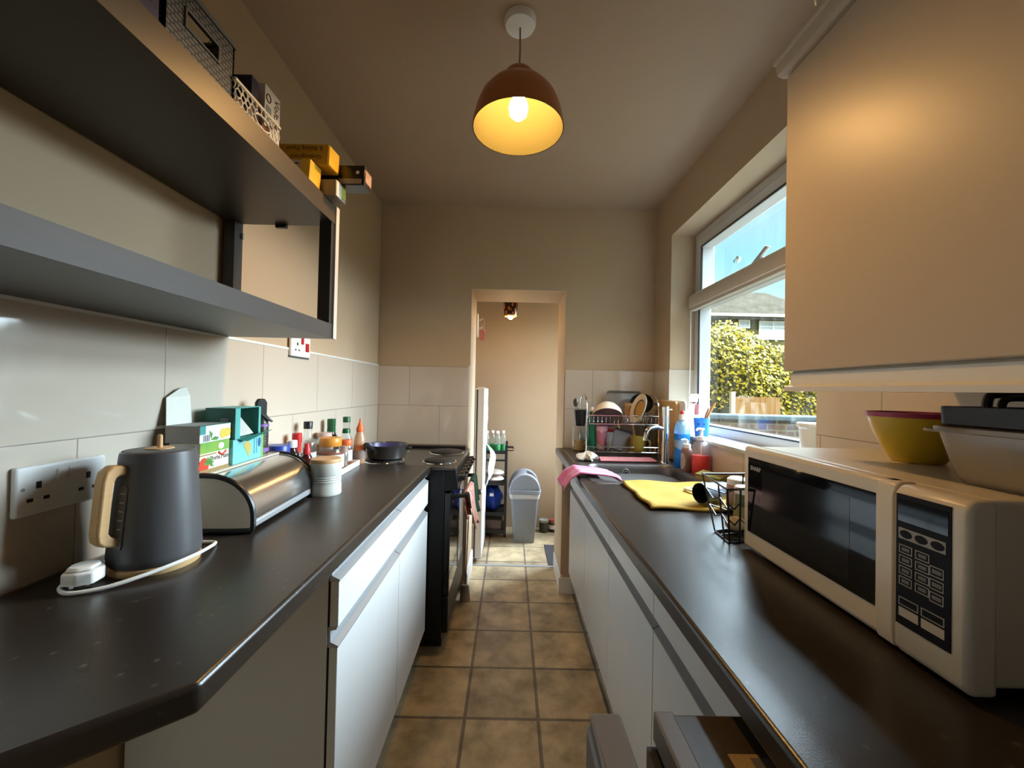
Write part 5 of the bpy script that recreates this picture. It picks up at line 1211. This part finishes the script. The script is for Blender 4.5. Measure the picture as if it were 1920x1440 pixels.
MB().lathe([(.0868, -.0008), (.0755, -.0425), (.0555, -.0692), (0, -.0812)], n=44).build('bowl_lining', M('mauve_lining', (.28, .21, .20), .3), mbw)
tg = thing('glass_tray', 'rectangular glass oven dish leaning on the end wall behind the rack', 'dish', (.705, 2.50, RZ+.185), (math.radians(-8), 0, 0))
loftb = [(rrect(0, 0, .105, .085, .02), 0), (rrect(0, 0, .115, .095, .025), .03), (rrect(0, 0, .112, .092, .025), .03), (rrect(0, 0, .102, .082, .02), .003)]
mbx = MB(); vs, fs = loft(mbx, loftb); nn_ = len(loftb[0][0]); fs += [tuple(range(nn_))[::-1], tuple(range(3*nn_, 4*nn_))]
mbx.add(vs, fs, Matrix.Translation((0, 0, .08)) @ Matrix.Rotation(PI/2, 4, 'X')); mbx.build('dish_wall', thin('cloudy_glass', (.80, .80, .78), .35, .1, (.5, .5, .48)), tg, weld=True)
_pn = Vector((-.92, -.14, .30)).to_track_quat('Z', 'Y').to_euler()
pla = thing('plate', 'cream plate with tan centre and dark ring standing in the upper rack', 'plate', (.722, 2.265, RZ+.255), tuple(_pn))
MB().lathe([(0, -.004), (.045, -.004), (.062, .001), (.085, .008), (.086, .0095), (.084, .011), (.06, .004), (.045, -.0005), (0, -.0005)], n=44).build('plate_body', M('cream_plate', (.66, .56, .40), .3), pla)
MB().lathe([(.045, .0004), (.052, .0023), (.054, .0028)], n=44).build('dark_ring', M('dark_glaze', (.05, .04, .03), .3), pla)
MB().lathe([(0, .0), (.044, .0)], n=44).build('tan_centre', M('tan_glaze', (.48, .25, .04), .3), pla)
pla.location = (.727, 2.265, RZ+.262)
pp2 = thing('frying_pan', 'small black pan leaning behind the plate on the upper rack', 'pan', (.775, 2.375, RZ+.275), (math.radians(62), 0, math.radians(-22)))
MB().lathe([(0, 0), (.05, 0), (.066, .03), (.064, .03), (.048, .004), (0, .004)], n=36).build('pan_body', black_en, pp2)
MB().tube([(.06, 0, .025), (.09, 0, .03), (.1, 0, .03)], .006, 8).build('handle', black_pl, pp2)
for k, (x, xt, lab_) in enumerate(((.745, .70, 'wide wooden spatula standing in the rack behind the grey dish'), (.775, .775, 'plain wooden spoon standing in the rack beside the spatula'))):
    s0 = thing('wooden_spatula' if k == 0 else 'wooden_spoon', lab_, 'utensil', (x, 2.36+.02*k, RZ+.026))
    dx_ = xt-x
    MB().tube([(0, 0, 0), (dx_*.55, .01, .15)], .006, 8).build('handle', M('pale_wood', (.52, .32, .15), .6), s0)
    if k == 0: MB().prism([(dx_*.5-.012, .145), (dx_*.5+.014, .145), (dx_+.026, .2), (dx_+.022, .262), (dx_-.028, .262), (dx_-.030, .2)], .006, .012, 'y').build('blade', M('burnt_wood', (.34, .17, .06), .6), s0, bevel=.002)
    else: MB().sphere((dx_*.8, .012, .175), .02, .008, .03).build('bowl', M('pale_wood', (0, 0, 0)), s0)
sqd = thing('square_dish', 'grey square baking dish leaning in the lower rack', 'dish', (.615, 2.255, RZ+.024), (math.radians(-12), math.radians(14), math.radians(8)))
loftc = [(rrect(0, 0, .052, .055, .012), 0), (rrect(0, 0, .058, .061, .014), .022), (rrect(0, 0, .056, .059, .014), .022), (rrect(0, 0, .050, .053, .012), .003)]
mbx = MB(); vs, fs = loft(mbx, loftc); nn_ = len(loftc[0][0]); fs += [tuple(range(nn_))[::-1], tuple(range(3*nn_, 4*nn_))]
mbx.add(vs, fs, Matrix.Translation((0, .0, .062)) @ Matrix.Rotation(PI/2, 4, 'X')); mbx.build('dish_wall', M('grey_stoneware', (.11, .098, .09), .4, var=.08), sqd, weld=True, bevel=.001)
MB().tube([(-.03, -.024, .118), (-.045, -.028, .14)], .0025, 6).build('hanging_loop', chrome, sqd)
mg = thing('mug', 'mustard green mug drying in the lower rack', 'mug', (.712, 2.245, RZ+.024))
MB().lathe([(0, 0), (.032, 0), (.037, .006), (.038, .03), (.036, .085), (.034, .086), (.035, .03), (.03, .006), (0, .005)], n=32).build('mug_body', M('mustard_glaze', (.27, .22, .03), .3, var=.12), mg)
MB().tube(bez([(.034, -.012, .07), (.058, -.02, .062), (.062, -.022, .035), (.036, -.012, .018)], 5), .005, 8).build('handle', MATS['mustard_glaze'], mg)
dp = thing('plate', 'dark dinner plate standing upright at the right of the lower rack', 'plate', (.79, 2.32, RZ+.022), (0, math.radians(-80), math.radians(-20)))
MB().add(*(lambda t: (t.v, t.f))(MB().lathe([(0, -.004), (.05, -.004), (.09, .008), (.088, .011), (.05, -.0), (0, 0)], n=40)), Matrix.Translation((.09, 0, 0))).build('plate_body', M('dark_plate', (.05, .04, .035), .25), dp)
dp2 = thing('plate', 'second dark plate standing behind the tap spout in the rack', 'plate', (.765, 2.34, RZ+.022), (0, math.radians(-80), math.radians(-20)))
MB().add(*(lambda t: (t.v, t.f))(MB().lathe([(0, -.004), (.05, -.004), (.08, .008), (.078, .011), (.05, -.0), (0, 0)], n=40)), Matrix.Translation((.08, 0, 0))).build('plate_body', M('brown_plate', (.10, .07, .05), .25), dp2)

# ------------------------------------------------------------------ pantry beyond the doorway
fg = thing('fridge_freezer', 'white fridge freezer just beyond the doorway on the left', 'fridge', (-.53, 3.24, 0))
ox, oy = -.53, 3.24
def FB(x0, y0, z0, x1, y1, z1): return MB().box(x0-ox, y0-oy, z0, x1-ox, y1-oy, z1)
fwht = M('fridge_white', (.72, .73, .74), .35, var=.015)
FB(-.86, 2.955, .02, -.247, 3.41, 1.27).build('body', fwht, fg, bevel=.006)
FB(-.238, 2.955, .53, -.188, 3.41, 1.275).build('door', fwht, fg, bevel=.008, seg=3)
FB(-.238, 2.955, .03, -.188, 3.41, .52).build('door', fwht, fg, bevel=.008, seg=3)
FB(-.247, 2.965, .04, -.238, 3.40, 1.265).build('door_seal', grey_dk, fg, smooth=False)
FB(-.24, 2.951, 1.27, -.19, 3.0, 1.282).build('hinge_cap', white_pl, fg, bevel=.002)
FB(-.248, 2.945, .5, -.2, 2.965, .535).build('hinge', grey_dk, fg, smooth=False)
mgl = [('dark pointed magnet high on the fridge door', 3.36, 1.17, (.05, .07, .06), .05), ('purple and white magnet in the middle of the fridge door', 3.40, 1.10, (.16, .12, .30), .04), ('small dark magnet below the purple one on the fridge door', 3.42, 1.03, (.03, .04, .04), .045), ('blue magnet low on the upper fridge door', 3.30, .95, (.15, .22, .42), .05)]
for lab_, y, z, col, s_ in mgl:
    g_ = thing('fridge_magnet', lab_, 'magnet', (-.188, y, z))
    MB().prism([(-s_*.4, -s_*.5), (s_*.3, -s_*.6), (s_*.45, s_*.1), (0, s_*.7), (-s_*.35, s_*.2)], 0, .004, 'x').build('plate', M('magnet'+str(y), col, .4, col2=(.6, .6, .58), scale=40), g_, smooth=False)
tc_ = thing('hanging_cloth', 'pale blue-white cloth hanging at the fridge door', 'cloth', (-.188, 3.30, .80))
MB().grid(lambda u, v: ((.004+.075*math.sin(PI*min(1, v*1.1))*(.45+.55*u)) + .012*math.sin(v*9), -.07+.17*u+.01*math.sin(v*7), .03-.33*v-.03*u), 14, 22).build('cloth', M('pale_blue_cloth', (.58, .64, .74), .9), tc_, solid=.004)
# trolley
tro = thing('storage_trolley', 'narrow black metal trolley with shelves against the pantry wall', 'trolley', (-.135, 3.55, 0))
bmt = M('black_metal', (.012, .011, .011), .4)
for x in (-.11, .11):
    for y in (-.12, .12): MB().box(x-.011, y-.011, .02, x+.011, y+.011, .80).build('post', bmt, tro, smooth=False)
for z in (.05, .20, .455, .72):
    s1 = MB().box(-.11, -.12, z, .11, .12, z+.006)
    s1.slab([-.112, -.107, .107, .112], [-.122, -.117, .117, .122], {(1, 1)}, z, z+.03)
    s1.build('shelf', bmt, tro, smooth=False)
MB().tube([(.11, -.11, .775), (.17, -.11, .775), (.17, -.06, .775), (.11, -.06, .775)], .006, 8).tube([(.17, -.11, .775), (.17, -.11, .75), (.11, -.11, .75)], .005, 8).build('handle', bmt, tro)
MB().box(-.11, -.13, .66, .12, -.122, .675).build('cross_bar', bmt, tro, smooth=False)
bglass = thin('pale_green_bottle', (.84, .90, .85), .1)
grl = M('green_label', (.03, .24, .07), .4)
bnames = ['leftmost of the four small clear bottles on the trolley top', 'second from left of the four small clear bottles on the trolley', 'third from left of the four small clear bottles on the trolley', 'rightmost of the four small clear bottles on the trolley top']
wb0 = None
for k in range(4):
    if wb0 is None:
        wb0 = thing('water_bottle', bnames[0], 'bottle', (-.21, 3.47, .727), 0, 'small bottles on the trolley')
        MB().lathe([(0, 0), (.021, 0), (.023, .004), (.023, .05), (.021, .056), (.023, .062), (.023, .12), (.016, .145), (.011, .155), (.011, .165)], n=20).build('glass', bglass, wb0)
        MB().lathe([(.0233, .006), (.0235, .008), (.0235, .062), (.0233, .064)], n=20).build('paper_label', grl, wb0)
        MB().lathe([(.0125, .160), (.0125, .178), (.011, .18), (0, .18)], n=16).build('cap', white_pl, wb0); t_ = wb0
    else:
        t_ = copy_tree(wb0); t_['label'] = bnames[k]
    t_.location = (-.195+k*.047, 3.50+.04*(k % 2), .727)
for k, (x, z, sx_, col, col2, lab_) in enumerate(((-.135, .462, .095, (.62, .40, .34), (.75, .70, .62), 'pink and white food packet lying on the trolley middle shelf'), (-.13, .515, .09, (.60, .56, .48), (.30, .22, .16), 'cream patterned packet lying on top of the pink packet'))):
    pk_ = thing('food_packet', lab_, 'packet', (x, 3.55, z))
    MB().sphere((0, 0, .025), sx_, .08, .027, n=20, m=10).build('wrapper', M('wrapper%d' % k, col, .35, col2=col2, scale=45, bump=.6, bscale=40), pk_)
bg_ = thing('blue_bag', 'blue plastic bag of shopping on the lower trolley shelf', 'bag', (-.14, 3.55, .207))
bgm = MB().sphere((0, 0, .115), .09, .10, .115, n=28, m=18)
bgm.v = [(x*(1+.1*math.sin(z*60+y*30)), y*(1+.1*math.sin(x*70)), max(0, z*(1+.06*math.sin(x*50+y*60)))) for x, y, z in bgm.v]
bgm.build('bag_skin', M('blue_film', (.015, .045, .30), .22, var=.3, bump=.6, bscale=30), bg_)
MB().prism([(-.02, .15), (.015, .15), (.012, .175), (-.018, .175)], -.103, -.100, 'y').build('white_print', white_pl, bg_, smooth=False)
db_ = thing('dark_packet', 'dark red-brown package on the bottom trolley shelf', 'packet', (-.135, 3.55, .057))
MB().box(-.09, -.10, 0, .09, .10, .10).build('pack', M('dark_maroon', (.05, .022, .018), .3, col2=(.12, .08, .07), scale=12), db_, bevel=.015, seg=3)

# bin
bi = thing('swing_bin', 'grey plastic swing-top bin standing in the pantry', 'bin', (.135, 3.44, 0))
bim = M('bin_grey', (.20, .22, .25), .42, var=.04)
def R4(hx, hy, r, z): return (rrect(0, 0, hx, hy, r), z)
loftbuild([R4(.085, .085, .02, .0), R4(.088, .088, .02, .006), R4(.118, .118, .03, .405), R4(.128, .126, .03, .408), R4(.128, .126, .03, .42), R4(.118, .116, .03, .42), R4(.115, .115, .03, .40), R4(.084, .084, .02, .01)], 'bin_body', bim, bi, True, True)
loftbuild([R4(.119, .119, .03, .375), R4(.122, .122, .03, .372), R4(.1285, .1275, .03, .408), R4(.127, .126, .03, .412)], 'bin_liner', M('clear_liner', (.45, .46, .46), .25), bi, False, False)
MB().grid(lambda u, v: (-.133+.266*u, -.131+.262*v, .432), 1, 1).build('hidden', bim, bi) if False else None
loftbuild([R4(.132, .131, .034, .414), R4(.134, .133, .034, .416), R4(.134, .133, .034, .440), R4(.128, .127, .034, .446), R4(.118, .117, .03, .446), R4(.118, .117, .03, .416)], 'lid_rim', bim, bi, False, False)
# domed ends front/back and swing flap
def dome(y0, y1, r, z0, h_):
    P = [(-r, z0)] + [(-r*math.cos(PI*k/20), z0+h_*math.sin(PI*k/20)) for k in range(21)]
    return MB().prism(P, y0, y1, 'y')
dome(-.130, -.085, .128, .444, .135).build('front_dome', bim, bi, bevel=.012, seg=3)
dome(.085, .130, .128, .444, .135).build('rear_dome', bim, bi, bevel=.012, seg=3)
P = [(-.118*math.cos(PI*k/20), .446+.125*math.sin(PI*k/20)) for k in range(0, 12)]; Q = [(x*.95, .446+(z-.446)*.95) for x, z in P[::-1]]
MB().prism(P+Q, -.086, .086, 'y').build('swing_flap', M('bin_grey_dark', (.17, .185, .205), .45), bi, smooth=True)
MB().box(-.11, -.11, .40, .11, .11, .41).build('inside', black_pl, bi, smooth=False)

bottle('jar', 'dark jar with pale rim on the pantry floor beside the bin', .322, 3.63, 0, [(0, 0), (.036, 0), (.04, .004), (.04, .085), (.036, .092)], M('dark_olive_glass', (.035, .035, .02), .15), [(.038, .09), (.041, .094), (.041, .112), (.030, .113), (.028, .108), (0, .108)], M('pale_grey_lid', (.32, .32, .30), .4), cat='jar')
bottle('jar', 'dark jar with red lid on the pantry floor near the wall corner', .404, 3.645, 0, [(0, 0), (.032, 0), (.035, .004), (.035, .085), (.03, .09)], M('dark_brown_jar', (.03, .02, .015), .15), [(.033, .088), (.034, .108), (0, .109)], M('dull_red_lid', (.30, .07, .05), .4), (.0352, .03, .065), lblw, cat='jar')
dm = MB().box(-.06, -.19, 0, .10, .19, .008).build('door_mat', M('mat_grey', (.05, .048, .055), .9, bump=.6, bscale=300), None, bevel=.003)
dm.location = (.36, 3.125, 0); dm.rotation_euler = (0, 0, .0); tag(dm, 'dark grey mat on the pantry floor at the right', 'mat')

# pantry lamp
plm = thing('pantry_lamp', 'small amber lit lamp with dark patterned shade in the pantry', 'lamp', (-.012, 3.12, 2.2))
MB().tube([(0, 0, 0), (0, 0, -.21)], .004, 8).lathe([(0, 0), (.03, 0), (.028, -.015), (0, -.018)], n=20).build('cord', black_pl, plm)
shd = spotted('tortoise_glass', (.035, .012, .006), (.62, .20, .05), 42, .42, .2)
MB().lathe([(.02, -.205), (.058, -.212), (.060, -.225), (.049, -.355), (.047, -.355), (.056, -.225), (.02, -.21)], n=28).build('shade', shd, plm)
MB().lathe([(.0465, -.352), (.050, -.354), (.0495, -.364), (.046, -.365)], n=28).build('brass_ring', M('brass', (.8, .55, .2), .3, metal=1), plm)
MB().sphere((0, 0, -.366), .021, n=20, m=12).build('bulb', emit_mat('pantry_bulb', (1, .56, .20), 120, 1), plm)
# coat hook batten with pink tag
hk = thing('key_rack', 'cream hook rail on the left side of the pantry doorway', 'rack', (-.258, 2.97, 1.735))
MB().box(-.012, -.05, -.085, .010, .03, .085).build('rail_board', cream_pl, hk, bevel=.003)
for z in (.04, -.02): MB().tube([(.01, -.01, z), (.03, -.012, z), (.042, -.012, z+.012)], .004, 8).build('hook', white_pl, hk)
ptg = thing('pink_tag', 'pink tag hanging on a string from the hook rail', 'tag', (-.222, 2.955, 1.775))
MB().tube([(0, 0, 0), (.012, -.003, .012), (.022, 0, -.01), (.010, -.002, -.075)], .003, 6).build('string', M('grey_string', (.45, .38, .36), .8), ptg)
MB().box(-.012, -.004, -.15, .026, .002, -.072).build('tag_card', M('pink_card', (.62, .22, .18), .6), ptg, bevel=.002)

# cable end by the cooker: small grey plug-like foot on floor
ft = thing('door_stop', 'grey rubber wedge on a cable by the cooker front', 'door stop', (-.246, 2.43, 0))
MB().lathe([(0, 0), (.03, 0), (.032, .006), (.024, .085), (.018, .095), (0, .097)], n=20, sx=1, sy=.7).build('wedge', M('grey_rubber', (.34, .30, .24), .7), ft)
MB().tube([(0, 0, .095), (.004, .01, .22), (.010, .012, .50)], .003, 6).build('cable', black_pl, ft)
